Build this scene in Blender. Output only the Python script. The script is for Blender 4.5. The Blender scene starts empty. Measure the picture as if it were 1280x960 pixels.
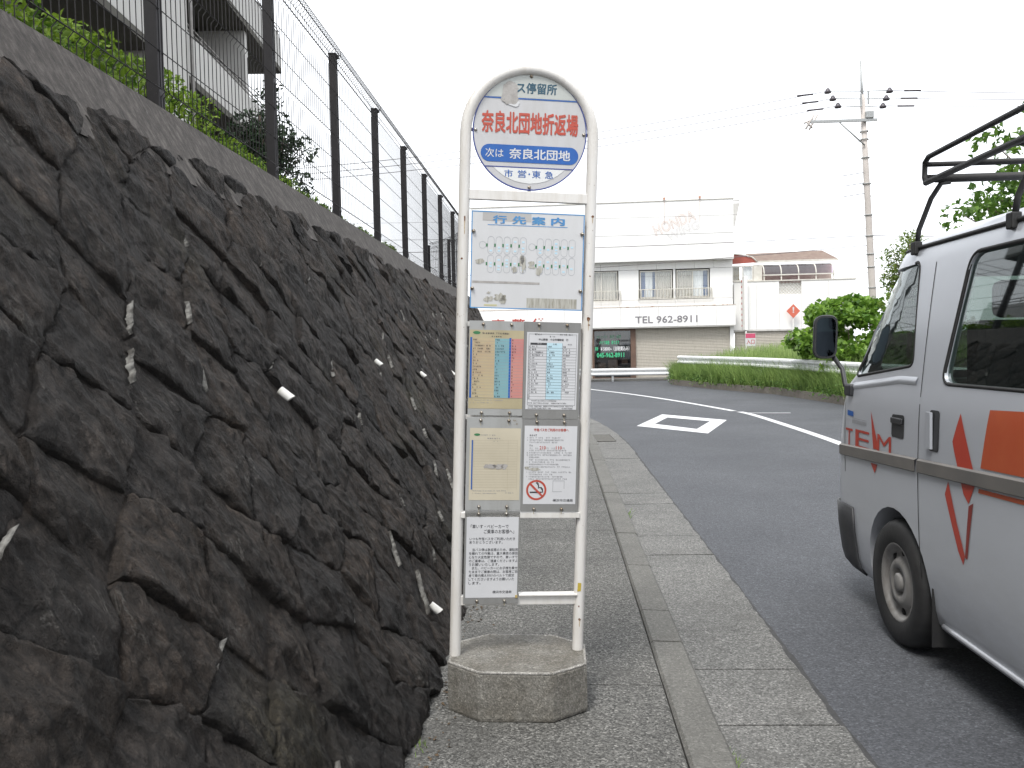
import bpy, bmesh, math, random
import numpy as np
from mathutils import Vector, Matrix, noise

random.seed(7)
rng = np.random.default_rng(11)
scene = bpy.context.scene
C = scene.collection
rad = math.radians

# ------------------------------------------------------------------ camera
EYE = 1.40
cam_data = bpy.data.cameras.new('camera')
cam = bpy.data.objects.new('camera', cam_data)
C.objects.link(cam)
cam_data.sensor_width = 36.0
cam_data.lens = 36.0 * 1035.0 / 1280.0
cam_data.clip_start = 0.05
cam_data.clip_end = 2000.0
def cam_matrix(yaw, pitch, roll):
    y, p, r = rad(yaw), rad(pitch), rad(roll)
    d = Vector((-math.sin(y) * math.cos(p), math.cos(y) * math.cos(p), math.sin(p)))
    R = Vector((math.cos(y), math.sin(y), 0.0))
    U = R.cross(d)
    R2 = R * math.cos(r) - U * math.sin(r)
    U2 = U * math.cos(r) + R * math.sin(r)
    m = Matrix((R2, U2, -d)).transposed().to_4x4()
    m.translation = (0.0, 0.0, EYE)
    return m
cam.matrix_world = cam_matrix(3.19, -2.26, 1.1)
scene.camera = cam

# ------------------------------------------------------------------ sky, sun, exposure
SUN_ELEV, SUN_AZ = 58.0, 205.0            # azimuth measured clockwise from +Y: behind the camera, a little to the left
world = bpy.data.worlds.new('World')
scene.world = world
world.use_nodes = True
wn = world.node_tree.nodes; wl = world.node_tree.links
wn.clear()
sky = wn.new('ShaderNodeTexSky'); sky.sky_type = 'NISHITA'; sky.sun_disc = False
sky.sun_elevation = rad(SUN_ELEV); sky.sun_rotation = rad(SUN_AZ)
sky.air_density = 1.0; sky.dust_density = 3.0; sky.ozone_density = 1.0
hs = wn.new('ShaderNodeHueSaturation'); hs.inputs['Saturation'].default_value = 0.25
mixc = wn.new('ShaderNodeMixRGB'); mixc.inputs[0].default_value = 0.8
mixc.inputs[2].default_value = (8.7, 8.95, 9.3, 1)       # even cloud cover
bgn = wn.new('ShaderNodeBackground'); bgn.inputs['Strength'].default_value = 0.11
wo = wn.new('ShaderNodeOutputWorld')
wl.new(sky.outputs[0], hs.inputs['Color']); wl.new(hs.outputs[0], mixc.inputs[1])
wl.new(mixc.outputs[0], bgn.inputs['Color']); wl.new(bgn.outputs[0], wo.inputs['Surface'])
sun_data = bpy.data.lights.new('sun', 'SUN')
sun_data.energy = 1.5; sun_data.angle = rad(18.0); sun_data.color = (1.0, 0.965, 0.91)
sun = bpy.data.objects.new('sun', sun_data); C.objects.link(sun)
_sd = Vector((math.sin(rad(SUN_AZ)) * math.cos(rad(SUN_ELEV)), math.cos(rad(SUN_AZ)) * math.cos(rad(SUN_ELEV)), math.sin(rad(SUN_ELEV))))
sun.rotation_euler = _sd.to_track_quat('Z', 'Y').to_euler()
sun.location = _sd * 60
vs = scene.view_settings
vs.view_transform = 'Standard'; vs.look = 'None'; vs.gamma = 1.0; vs.use_curve_mapping = False
vs.exposure = 1.05
scene.render.engine = 'CYCLES'
scene.cycles.max_bounces = 6
scene.cycles.transparent_max_bounces = 12
scene.cycles.use_denoising = True
scene.cycles.use_adaptive_sampling = True
scene.cycles.adaptive_threshold = 0.015

# ------------------------------------------------------------------ materials
MATS = {}
def _new(name):
    m = bpy.data.materials.new(name); m.use_nodes = True
    nt = m.node_tree; nt.nodes.clear()
    out = nt.nodes.new('ShaderNodeOutputMaterial')
    b = nt.nodes.new('ShaderNodeBsdfPrincipled')
    nt.links.new(b.outputs[0], out.inputs['Surface'])
    MATS[name] = m
    return m, nt, b, out
def rgba(c):
    return (c[0], c[1], c[2], 1.0) if not isinstance(c, (int, float)) else (c, c, c, 1.0)
def n_noise(nt, co, scale, detail=4.0, rough=0.6, dist=0.0):
    n = nt.nodes.new('ShaderNodeTexNoise')
    n.inputs['Scale'].default_value = scale; n.inputs['Detail'].default_value = detail
    n.inputs['Roughness'].default_value = rough; n.inputs['Distortion'].default_value = dist
    if co is not None: nt.links.new(co, n.inputs['Vector'])
    return n.outputs['Fac']
def n_ramp(nt, fac, stops):
    r = nt.nodes.new('ShaderNodeValToRGB')
    el = r.color_ramp.elements
    while len(el) < len(stops): el.new(0.5)
    for e, (p, c) in zip(el, stops):
        e.position = p; e.color = rgba(c)
    nt.links.new(fac, r.inputs['Fac'])
    return r.outputs['Color']
def n_mix(nt, fac, a, b, mode='MIX'):
    m = nt.nodes.new('ShaderNodeMixRGB'); m.blend_type = mode
    for i, v in enumerate((fac, a, b)):
        if hasattr(v, 'is_output'): nt.links.new(v, m.inputs[i])
        elif i == 0: m.inputs[0].default_value = v
        else: m.inputs[i].default_value = rgba(v)
    return m.outputs[0]
def n_co(nt, scale=None, kind='Object'):
    t = nt.nodes.new('ShaderNodeTexCoord')
    o = t.outputs[kind]
    if scale is not None:
        mp = nt.nodes.new('ShaderNodeMapping'); mp.inputs['Scale'].default_value = scale
        nt.links.new(o, mp.inputs['Vector']); o = mp.outputs[0]
    return o
def n_bump(nt, b, h, strength, dist=0.01, prev=None):
    bp = nt.nodes.new('ShaderNodeBump'); bp.inputs['Strength'].default_value = strength
    bp.inputs['Distance'].default_value = dist
    nt.links.new(h, bp.inputs['Height'])
    if prev is not None: nt.links.new(prev, bp.inputs['Normal'])
    nt.links.new(bp.outputs[0], b.inputs['Normal'])
    return bp.outputs[0]
def plain(name, c1, c2=None, rough=0.6, scale=4.0, metal=0.0, spec=0.5, bump=0.0, bscale=60.0, stretch=None, lo=0.35, hi=0.65):
    """one colour drifting into a second one, with fine relief"""
    if name in MATS: return MATS[name]
    m, nt, b, out = _new(name)
    b.inputs['Roughness'].default_value = rough; b.inputs['Metallic'].default_value = metal
    b.inputs['Specular IOR Level'].default_value = spec
    co = n_co(nt, stretch)
    if c2 is None: c2 = tuple(x * 0.85 for x in c1)
    f = n_noise(nt, co, scale, 5.0)
    nt.links.new(n_ramp(nt, f, [(lo, c1), (hi, c2)]), b.inputs['Base Color'])
    if bump: n_bump(nt, b, n_noise(nt, co, bscale, 4.0), bump, 0.004)
    return m
def weathered(name, base, dirt, rust=None, rough=0.5, dirt_amt=0.5, rust_amt=0.66, rust_scale=9.0, spec=0.4, streak=(6, 6, 1.2)):
    """paint with streaked dirt and, where given, spots of rust"""
    if name in MATS: return MATS[name]
    m, nt, b, out = _new(name)
    co = n_co(nt); cs = n_co(nt, streak)
    d = n_ramp(nt, n_noise(nt, cs, 3.0, 6.0, 0.65), [(0.45, 0.0), (0.75, dirt_amt)])
    c = n_mix(nt, d, base, dirt)
    if rust is not None:
        r = n_ramp(nt, n_noise(nt, co, rust_scale, 5.0, 0.55), [(rust_amt, 0.0), (rust_amt + 0.035, 1.0)])
        c = n_mix(nt, r, c, rust)
    nt.links.new(c, b.inputs['Base Color'])
    b.inputs['Roughness'].default_value = rough; b.inputs['Specular IOR Level'].default_value = spec
    n_bump(nt, b, n_noise(nt, co, 140.0, 3.0), 0.08, 0.002)
    return m
def foliage(name, c1, c2, trans=0.35, rough=0.55):
    if name in MATS: return MATS[name]
    m, nt, b, out = _new(name)
    g = nt.nodes.new('ShaderNodeNewGeometry')
    col = n_ramp(nt, g.outputs['Random Per Island'], [(0.0, c1), (0.75, c2), (1.0, tuple(min(1, x * 1.25) for x in c2))])
    col = n_mix(nt, 1.0, col, n_ramp(nt, n_noise(nt, n_co(nt), 1.7, 4.0, 0.6), [(0.32, (0.72, 0.75, 0.7)), (0.68, (1.35, 1.25, 1.2))]), 'MULTIPLY')
    nt.links.new(col, b.inputs['Base Color'])
    b.inputs['Roughness'].default_value = rough; b.inputs['Specular IOR Level'].default_value = 0.35
    t = nt.nodes.new('ShaderNodeBsdfTranslucent'); nt.links.new(col, t.inputs['Color'])
    mx = nt.nodes.new('ShaderNodeMixShader'); mx.inputs[0].default_value = trans
    nt.links.new(b.outputs[0], mx.inputs[1]); nt.links.new(t.outputs[0], mx.inputs[2])
    nt.links.new(mx.outputs[0], out.inputs['Surface'])
    return m
def glass(name, tint, amount=0.6, rough=0.02):
    """tinted pane: see-through, mirror-like towards grazing angles"""
    if name in MATS: return MATS[name]
    m, nt, b, out = _new(name)
    nt.nodes.remove(b)
    tr = nt.nodes.new('ShaderNodeBsdfTransparent'); tr.inputs['Color'].default_value = rgba(tint)
    gl = nt.nodes.new('ShaderNodeBsdfGlossy'); gl.inputs['Roughness'].default_value = rough
    gl.inputs['Color'].default_value = (0.9, 0.95, 0.95, 1)
    fr = nt.nodes.new('ShaderNodeFresnel')
    ge = nt.nodes.new('ShaderNodeNewGeometry'); mi = nt.nodes.new('ShaderNodeMath'); mi.operation = 'MULTIPLY_ADD'   # a thin sheet reflects alike from either side
    mi.inputs[1].default_value = 1 / 1.5 - 1.5; mi.inputs[2].default_value = 1.5
    nt.links.new(ge.outputs['Backfacing'], mi.inputs[0]); nt.links.new(mi.outputs[0], fr.inputs['IOR'])
    mp = nt.nodes.new('ShaderNodeMath'); mp.operation = 'MULTIPLY_ADD'
    mp.inputs[1].default_value = 1.0; mp.inputs[2].default_value = amount * 0.3
    mp.use_clamp = True
    nt.links.new(fr.outputs[0], mp.inputs[0])
    mx = nt.nodes.new('ShaderNodeMixShader')
    nt.links.new(mp.outputs[0], mx.inputs[0]); nt.links.new(tr.outputs[0], mx.inputs[1]); nt.links.new(gl.outputs[0], mx.inputs[2])
    nt.links.new(mx.outputs[0], out.inputs['Surface'])
    return m

def make_stone():
    """dark split rock: grain running down the slope of the wall, cracks, pale mineral veins, dry moss"""
    m, nt, b, out = _new('stone')
    co = n_co(nt)
    rot = nt.nodes.new('ShaderNodeMapping'); rot.inputs['Rotation'].default_value = (0, rad(27.5), 0); nt.links.new(co, rot.inputs['Vector'])
    def grain(sx, sz):
        mp = nt.nodes.new('ShaderNodeMapping'); mp.inputs['Scale'].default_value = (sx, sx, sz); nt.links.new(rot.outputs[0], mp.inputs['Vector']); return mp.outputs[0]
    inf = nt.nodes.new('ShaderNodeObjectInfo')
    big = n_noise(nt, co, 4.0, 7.0, 0.65, 0.6)
    c = n_ramp(nt, big, [(0.28, (0.0125, 0.0110, 0.0100)), (0.5, (0.0245, 0.0208, 0.0184)), (0.64, (0.042, 0.0348, 0.0298)), (0.8, (0.068, 0.057, 0.049))])
    per = n_ramp(nt, inf.outputs['Random'], [(0.0, (0.75, 0.76, 0.80)), (0.5, (1.0, 0.98, 0.97)), (1.0, (1.38, 1.26, 1.15))])
    c = n_mix(nt, 1.0, c, per, 'MULTIPLY')
    moss = n_ramp(nt, n_noise(nt, co, 1.3, 5.0, 0.6), [(0.58, 0.0), (0.70, 0.5)])
    c = n_mix(nt, moss, c, (0.045, 0.040, 0.024))
    stk = n_ramp(nt, n_noise(nt, grain(13.0, 2.6), 1.6, 8.0, 0.75, 0.3), [(0.3, 0.45), (0.48, 0.95), (0.62, 1.5), (0.78, 2.5)])
    c = n_mix(nt, 1.0, c, stk, 'MULTIPLY')
    vein = n_ramp(nt, n_noise(nt, grain(9.0, 3.2), 1.2, 5.0, 0.6, 1.2), [(0.482, 0.0), (0.50, 0.55), (0.518, 0.0)])
    pat = n_ramp(nt, n_noise(nt, co, 3.1, 3.0), [(0.5, 0.0), (0.62, 1.0)])
    c = n_mix(nt, n_mix(nt, 1.0, vein, pat, 'MULTIPLY'), c, (0.15, 0.145, 0.135))
    fine = n_ramp(nt, n_noise(nt, grain(60.0, 34.0), 1.0, 6.0, 0.8), [(0.30, 0.35), (0.5, 0.95), (0.68, 1.9)])
    c = n_mix(nt, 1.0, c, fine, 'MULTIPLY')
    vo = nt.nodes.new('ShaderNodeTexVoronoi'); vo.feature = 'DISTANCE_TO_EDGE'; vo.inputs['Scale'].default_value = 1.0
    wob = n_mix(nt, 0.35, grain(10.0, 4.5), n_noise(nt, co, 9.0, 4.0, 0.6), 'ADD'); nt.links.new(wob, vo.inputs['Vector'])
    crack = n_ramp(nt, vo.outputs['Distance'], [(0.0, 0.25), (0.05, 1.0)])
    c = n_mix(nt, 0.75, c, crack, 'MULTIPLY')
    nt.links.new(c, b.inputs['Base Color'])
    b.inputs['Roughness'].default_value = 0.74; b.inputs['Specular IOR Level'].default_value = 0.4
    n1 = n_bump(nt, b, n_noise(nt, grain(22.0, 5.5), 1.0, 8.0, 0.72, 0.6), 1.0, 0.045)
    n2 = n_bump(nt, b, crack, 0.6, 0.012, n1)
    n3 = n_bump(nt, b, n_noise(nt, grain(42.0, 20.0), 1.0, 6.0, 0.72, 0.5), 1.0, 0.022, n2)
    n_bump(nt, b, n_noise(nt, co, 120.0, 5.0, 0.7), 0.8, 0.008, n3)
    return m
def make_concrete(name, a, bcol, speck=0.35, fine=130.0, stain=None, vs_=1.0, bump=0.5, sc=1.0):
    m, nt, b, out = _new(name)
    co = n_co(nt)
    c = n_ramp(nt, n_noise(nt, co, 1.6 * sc, 7.0, 0.62, 0.3), [(0.32, a), (0.68, bcol)])
    v = nt.nodes.new('ShaderNodeTexVoronoi'); v.inputs['Scale'].default_value = fine
    nt.links.new(co, v.inputs['Vector'])
    s = nt.nodes.new('ShaderNodeSeparateColor'); nt.links.new(v.outputs['Color'], s.inputs[0])
    k = n_ramp(nt, s.outputs[0], [(0.0, 1.0 - speck), (0.6, 1.0), (0.9, 1.0 + speck * 0.6), (1.0, 1.0 + speck * 1.9)])
    c = n_mix(nt, 1.0, c, k, 'MULTIPLY')
    f2 = n_ramp(nt, n_noise(nt, co, fine * 0.35, 4.0, 0.7), [(0.3, 0.82), (0.7, 1.18)])
    c = n_mix(nt, 1.0, c, f2, 'MULTIPLY')
    if stain is not None:
        st = n_ramp(nt, n_noise(nt, co, 3.3 * sc, 6.0, 0.65, 0.5), [(0.52, 0.0), (0.72, 0.6)])
        c = n_mix(nt, st, c, stain)
    nt.links.new(c, b.inputs['Base Color'])
    b.inputs['Roughness'].default_value = 0.8; b.inputs['Specular IOR Level'].default_value = 0.4
    n1 = n_bump(nt, b, v.outputs['Distance'], bump * 0.6, 0.004)
    n_bump(nt, b, n_noise(nt, co, fine * 0.3, 5.0, 0.6), bump, 0.006, n1)
    return m
M_STONE = make_stone()
M_MORTAR = plain('lime_mortar', (0.19, 0.185, 0.17), (0.06, 0.056, 0.05), 0.9, 22.0, bump=0.8, bscale=90, lo=0.40, hi=0.58)
M_MORTAR_D = plain('dirty_mortar', (0.034, 0.031, 0.028), (0.012, 0.011, 0.010), 0.9, 7.0, bump=0.8, bscale=70)
M_ASPHALT = make_concrete('asphalt', (0.060, 0.0635, 0.072), (0.082, 0.0865, 0.096), 0.40, 130.0, (0.058, 0.061, 0.067), bump=0.5, sc=0.35)
M_PAVE = make_concrete('pavement_concrete', (0.088, 0.087, 0.082), (0.124, 0.122, 0.114), 0.72, 150.0, (0.075, 0.073, 0.068), bump=0.7)
M_KERB = make_concrete('kerb_concrete', (0.105, 0.103, 0.095), (0.14, 0.137, 0.126), 0.25, 160.0, (0.075, 0.073, 0.065), bump=0.3)
M_GUTTER = make_concrete('gutter_concrete', (0.12, 0.12, 0.115), (0.160, 0.158, 0.151), 0.55, 140.0, (0.085, 0.083, 0.078), bump=0.6)
M_COPING = None
def make_coping():
    m, nt, b, out = _new('coping_concrete')
    cs = n_co(nt, (11.0, 11.0, 1.3)); co = n_co(nt)
    c = n_ramp(nt, n_noise(nt, cs, 2.4, 7.0, 0.7), [(0.30, (0.022, 0.019, 0.0175)), (0.50, (0.055, 0.048, 0.043)), (0.70, (0.125, 0.112, 0.102))])
    li = n_ramp(nt, n_noise(nt, cs, 5.0, 5.0, 0.6), [(0.70, 0.0), (0.76, 0.7)])
    c = n_mix(nt, li, c, (0.26, 0.25, 0.24))
    fi = n_ramp(nt, n_noise(nt, co, 70.0, 5.0, 0.7), [(0.3, 0.8), (0.7, 1.2)])
    c = n_mix(nt, 1.0, c, fi, 'MULTIPLY')
    nt.links.new(c, b.inputs['Base Color']); b.inputs['Roughness'].default_value = 0.9
    n_bump(nt, b, n_noise(nt, co, 45.0, 6.0, 0.65), 0.5, 0.008)
    return m
M_COPING = make_coping()
M_SOIL = plain('soil', (0.075, 0.058, 0.04), (0.045, 0.036, 0.026), 0.95, 3.0, bump=0.7, bscale=30)
M_PAINT = weathered('road_paint', (0.60, 0.61, 0.62), (0.32, 0.32, 0.32), (0.13, 0.135, 0.14), 0.7, 0.6, 0.63, 26.0)

# ------------------------------------------------------------------ geometry helpers
class MB:
    def __init__(self): self.v = []; self.f = []; self.smooth = []
    def add(self, vs, fs, smooth=False):
        o = len(self.v); self.v += [tuple(p) for p in vs]
        self.f += [tuple(i + o for i in f) for f in fs]; self.smooth += [smooth] * len(fs)
        return self
    def box(self, x0, x1, y0, y1, z0, z1, bevel=0.0):
        if bevel <= 0 or min(x1 - x0, y1 - y0, z1 - z0) < bevel * 2.2:
            v = [(x, y, z) for z in (z0, z1) for y in (y0, y1) for x in (x0, x1)]
            return self.add(v, [(0, 2, 3, 1), (4, 5, 7, 6), (0, 1, 5, 4), (2, 6, 7, 3), (0, 4, 6, 2), (1, 3, 7, 5)])
        bm = bmesh.new(); bmesh.ops.create_cube(bm, size=1.0)
        for q in bm.verts:
            q.co = Vector(((x0 + x1) / 2 + q.co.x * (x1 - x0), (y0 + y1) / 2 + q.co.y * (y1 - y0), (z0 + z1) / 2 + q.co.z * (z1 - z0)))
        bmesh.ops.bevel(bm, geom=list(bm.edges), offset=bevel, segments=2, affect='EDGES', profile=0.5)
        self.bm(bm); bm.free()
        return self
    def bm(self, bm, smooth=False):
        bm.verts.ensure_lookup_table(); bm.verts.index_update()
        return self.add([tuple(q.co) for q in bm.verts], [tuple(q.index for q in f.verts) for f in bm.faces], smooth)
    def tube(self, pts, r, n=8, caps=True, smooth=True, squash=None):
        pts = [Vector(p) for p in pts]
        rs = r if isinstance(r, (list, tuple)) else [r] * len(pts)
        vs = []; prev = None
        for i, p in enumerate(pts):
            t = (pts[min(i + 1, len(pts) - 1)] - pts[max(i - 1, 0)]).normalized()
            if prev is None:
                a = Vector((0, 0, 1)) if abs(t.z) < 0.9 else Vector((1, 0, 0))
                u = t.cross(a).normalized()
            else:
                u = (prev - t * prev.dot(t)).normalized()
            w = t.cross(u); prev = u
            for k in range(n):
                an = 2 * math.pi * k / n
                vs.append(p + (u * math.cos(an) + w * math.sin(an)) * rs[i])
        fs = []
        for i in range(len(pts) - 1):
            for k in range(n):
                a, b2 = i * n + k, i * n + (k + 1) % n
                fs.append((a, b2, b2 + n, a + n))
        self.add(vs, fs, smooth)
        if caps:
            o = len(self.v) - len(vs)
            self.f.append(tuple(o + k for k in range(n))[::-1]); self.smooth.append(False)
            self.f.append(tuple(o + (len(pts) - 1) * n + k for k in range(n))); self.smooth.append(False)
        return self
    def prism(self, poly, axis, a, b):
        """polygon (two coordinates) pushed along an axis from a to b"""
        def mk(p, t):
            return {'x': (t, p[0], p[1]), 'y': (p[0], t, p[1]), 'z': (p[0], p[1], t)}[axis]
        n = len(poly)
        vs = [mk(p, a) for p in poly] + [mk(p, b) for p in poly]
        fs = [tuple(range(n)), tuple(range(2 * n - 1, n - 1, -1))]
        fs += [(i, i + n, (i + 1) % n + n, (i + 1) % n) for i in range(n)]
        return self.add(vs, fs)
    def lathe(self, prof, n=16, axis='z', o=(0, 0, 0), smooth=True):
        """profile of (radius, along) turned about an axis through o"""
        vs = []
        for r, t in prof:
            for k in range(n):
                a = 2 * math.pi * k / n; c, s = r * math.cos(a), r * math.sin(a)
                p = {'z': (c, s, t), 'x': (t, c, s), 'y': (s, t, c)}[axis]
                vs.append((p[0] + o[0], p[1] + o[1], p[2] + o[2]))
        fs = []
        for i in range(len(prof) - 1):
            for k in range(n):
                a, b2 = i * n + k, i * n + (k + 1) % n
                fs.append((a, b2, b2 + n, a + n))
        return self.add(vs, fs, smooth)
    def quad(self, a, b, c, d): return self.add([a, b, c, d], [(0, 1, 2, 3)])
    def build(self, name, mat, parent=None, sharp=None, fix=True):
        me = bpy.data.meshes.new(name)
        me.from_pydata(self.v, [], self.f)
        if self.smooth and any(self.smooth): me.polygons.foreach_set('use_smooth', self.smooth)
        if fix:
            bm = bmesh.new(); bm.from_mesh(me); bmesh.ops.recalc_face_normals(bm, faces=list(bm.faces)); bm.to_mesh(me); bm.free()
        if sharp: me.set_sharp_from_angle(angle=rad(sharp))
        me.materials.append(mat)
        return link(name, me, parent)
def link(name, me, parent=None):
    o = bpy.data.objects.new(name, me); C.objects.link(o)
    if parent is not None: o.parent = parent
    return o
def np_mesh(name, verts, faces_n, mat, parent=None, smooth=False):
    """verts (N,3), faces (M,k) as arrays"""
    me = bpy.data.meshes.new(name)
    k = faces_n.shape[1]
    me.vertices.add(len(verts)); me.vertices.foreach_set('co', np.ascontiguousarray(verts, dtype=np.float32).ravel())
    me.loops.add(faces_n.size); me.loops.foreach_set('vertex_index', faces_n.astype(np.int32).ravel())
    me.polygons.add(len(faces_n)); me.polygons.foreach_set('loop_start', np.arange(0, faces_n.size, k, dtype=np.int32))
    if smooth: me.polygons.foreach_set('use_smooth', np.ones(len(faces_n), dtype=bool))
    me.update(calc_edges=True); me.validate()
    me.materials.append(mat)
    return link(name, me, parent)
def tag(o, label=None, cat=None, group=None, kind=None):
    if label: o['label'] = label
    if cat: o['category'] = cat
    if group: o['group'] = group
    if kind: o['kind'] = kind
    return o
def thing(name, label, cat, loc=(0, 0, 0), rotz=0.0, group=None):
    o = bpy.data.objects.new(name, None); C.objects.link(o)
    o.location = loc; o.rotation_euler = (0, 0, rotz); o.empty_display_size = 0.2
    return tag(o, label, cat, group)
def struct(o): o['kind'] = 'structure'; return o
def stuff(o): o['kind'] = 'stuff'; return o

def text_verts(body, bold=0.0, bevel=0.0, res=2):
    cu = bpy.data.curves.new('tmp_text', 'FONT'); cu.body = body
    cu.resolution_u = res; cu.offset = bold
    if bevel:
        cu.fill_mode = 'NONE'; cu.bevel_depth = bevel; cu.bevel_resolution = 0
    o = bpy.data.objects.new('tmp_text', cu); C.objects.link(o)
    dg = bpy.context.evaluated_depsgraph_get()
    me = bpy.data.meshes.new_from_object(o.evaluated_get(dg))
    v = [tuple(q.co) for q in me.vertices]; f = [tuple(p.vertices) for p in me.polygons]
    bpy.data.objects.remove(o); bpy.data.curves.remove(cu); bpy.data.meshes.remove(me)
    return v, f
def text_in(body, rect, y, mat, parent, name='lettering', bold=0.0, thick=0.0, skew=0.0, bevel=0.0, angle=0.0):
    bold_r, bold = (0.0, bold) if thick else (bold, 0.0)
    """flat lettering fitted to a rectangle (x0,z0,x1,z1) on the plane y, read from the -y side"""
    v, f = text_verts(body, bold, bevel)
    xs = [p[0] for p in v]; ys = [p[1] for p in v]
    x0, z0, x1, z1 = rect
    sx = (x1 - x0) / max(1e-6, max(xs) - min(xs)); sz = (z1 - z0) / max(1e-6, max(ys) - min(ys))
    mx, my = min(xs), min(ys)
    mb = MB()
    ca, sa = math.cos(angle), math.sin(angle)
    def put(p, d):
        X = (p[0] - mx) * sx; Z = (p[1] - my) * sz
        return (x0 + X * ca - Z * sa + skew * Z, y + d + p[2] * min(sx, sz) * -1, z0 + X * sa + Z * ca)
    if bold_r > 0 and not thick and not bevel:
        # heavier strokes: the same outline laid down a few times, each a hair aside and a hair deeper
        x0 += bold_r * sx; x1 -= bold_r * sx; z0 += bold_r * sz; z1 -= bold_r * sz
        ex, ez_ = bold_r * sx, bold_r * sz
        sx *= (x1 - x0) / (x1 - x0 + 2 * ex); sz *= (z1 - z0) / (z1 - z0 + 2 * ez_)
        for q in range(6):
            a_ = math.pi * q / 3; dx_, dz_ = ex * math.cos(a_), ez_ * math.sin(a_)
            mb.add([(p_[0] + dx_, p_[1], p_[2] + dz_) for p_ in (put(p, 0.00006 * (q + 1)) for p in v)], f)
    mb.add([put(p, 0.0) for p in v], f)
    if thick:
        mb.add([put(p, thick) for p in v], [t[::-1] for t in f])
        cnt = {}
        for t in f:
            for i in range(len(t)):
                e = (t[i], t[(i + 1) % len(t)]); cnt[e] = 1
        n = len(v)
        for (a, b) in list(cnt):
            if (b, a) not in cnt:
                mb.f.append((a, a + n, b + n, b)); mb.smooth.append(False)
    return mb.build(name, mat, parent, fix=bool(thick))

# path of the kerb: straight, then bending left
_tab = []
def _mkpath():
    x, y, h = 0.42, -6.0, 0.0
    ds = 0.05; s = -6.0
    while s < 50:
        _tab.append((x, y, h))
        k = 0.0
        if s > 12.5: k = 1 / 40.0
        if s > 18.5: k = 1 / 13.0
        if s > 34: k = 0.0
        h += k * ds; x += -math.sin(h) * ds; y += math.cos(h) * ds; s += ds
_mkpath()
def path(s, off=0.0):
    i = (s + 6.0) / 0.05; a = int(max(0, min(len(_tab) - 2, math.floor(i)))); t = i - a
    p, q = _tab[a], _tab[a + 1]
    x = p[0] + (q[0] - p[0]) * t; y = p[1] + (q[1] - p[1]) * t; h = p[2] + (q[2] - p[2]) * t
    return x + math.cos(h) * off, y + math.sin(h) * off, h
def sweep(prof, s0, s1, ds, mb=None, closed=True, smooth=False):
    """profile of (offset, z) carried along the kerb path"""
    mb = mb or MB()
    n = max(1, int(round((s1 - s0) / ds))); k = len(prof)
    vs = []
    for i in range(n + 1):
        s = s0 + (s1 - s0) * i / n
        for off, z in prof:
            x, y, h = path(s, off); vs.append((x, y, z))
    fs = []
    for i in range(n):
        for j in range(k if closed else k - 1):
            a, b = i * k + j, i * k + (j + 1) % k
            fs.append((a, b, b + k, a + k))
    if closed: fs += [tuple(range(k))[::-1], tuple(n * k + j for j in range(k))]
    return mb.add(vs, fs, smooth)

# path of the retaining wall: straight for longer than the kerb, then turning left
_wt = []
def _mkwall():
    x, y, h, s, ds = 0.42, -6.0, 0.0, -6.0, 0.05
    while s < 50:
        _wt.append((x, y, h))
        k = 1 / 8.0 if s > 17.8 and h < 1.5 else 0.0
        h += k * ds; x += -math.sin(h) * ds; y += math.cos(h) * ds; s += ds
_mkwall()
def wpath(s, off=0.0):
    i = (s + 6.0) / 0.05; a = int(max(0, min(len(_wt) - 2, math.floor(i)))); t = i - a
    p, q = _wt[a], _wt[a + 1]
    x = p[0] + (q[0] - p[0]) * t; y = p[1] + (q[1] - p[1]) * t; h = p[2] + (q[2] - p[2]) * t
    return x + math.cos(h) * off, y + math.sin(h) * off, h
def sweep_wall(prof, s0, s1, ds):
    global path
    keep = path; path = wpath
    try: return sweep(prof, s0, s1, ds)
    finally: path = keep
# ================================================================== ground, road, pavement
RZ = -0.12
def sheet(name, x0, x1, y0, y1, z, mat, nx=1, ny=1):
    mb = MB(); 
    vs = [(x0 + (x1 - x0) * i / nx, y0 + (y1 - y0) * j / ny, z) for j in range(ny + 1) for i in range(nx + 1)]
    fs = [(j * (nx + 1) + i, j * (nx + 1) + i + 1, (j + 1) * (nx + 1) + i + 1, (j + 1) * (nx + 1) + i) for j in range(ny) for i in range(nx)]
    return mb.add(vs, fs).build(name, mat)
struct(sheet('ground', -700, 700, -300, 1400, -0.20, M_SOIL))
struct(sheet('road', -70, 70, -40, 60, RZ, M_ASPHALT, 14, 10))

# painted markings on the road
def ribbon(pts, w, z, n=6):
    """flat stripe of width w through ground points, smoothed"""
    P = [Vector((p[0], p[1], 0)) for p in pts]
    out = []
    for i in range(len(P) - 1):
        p0 = P[max(i - 1, 0)]; p1 = P[i]; p2 = P[i + 1]; p3 = P[min(i + 2, len(P) - 1)]
        for k in range(n):
            t = k / n
            out.append(0.5 * ((2 * p1) + (p2 - p0) * t + (2 * p0 - 5 * p1 + 4 * p2 - p3) * t * t + (3 * p1 - p0 - 3 * p2 + p3) * t ** 3))
    out.append(P[-1])
    vs = []
    for i, p in enumerate(out):
        d = (out[min(i + 1, len(out) - 1)] - out[max(i - 1, 0)]).normalized(); nrm = Vector((d.y, -d.x, 0))
        for sd in (-1, 1): vs.append((p.x + nrm.x * w / 2 * sd, p.y + nrm.y * w / 2 * sd, z))
    return MB().add(vs, [(2 * i, 2 * i + 1, 2 * i + 3, 2 * i + 2) for i in range(len(out) - 1)])
MZ = RZ + 0.004
lanes = thing('centre_line', 'white painted centre line curving away along the grey road', 'road marking', (0, 0, 0))
ribbon([(-2.6, 40.5), (-0.2, 35.9), (1.29, 31.72), (2.47, 27.9), (3.45, 23.75), (4.16, 19.9)], 0.16, MZ).build('painted_stripe', M_PAINT, lanes)
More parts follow.
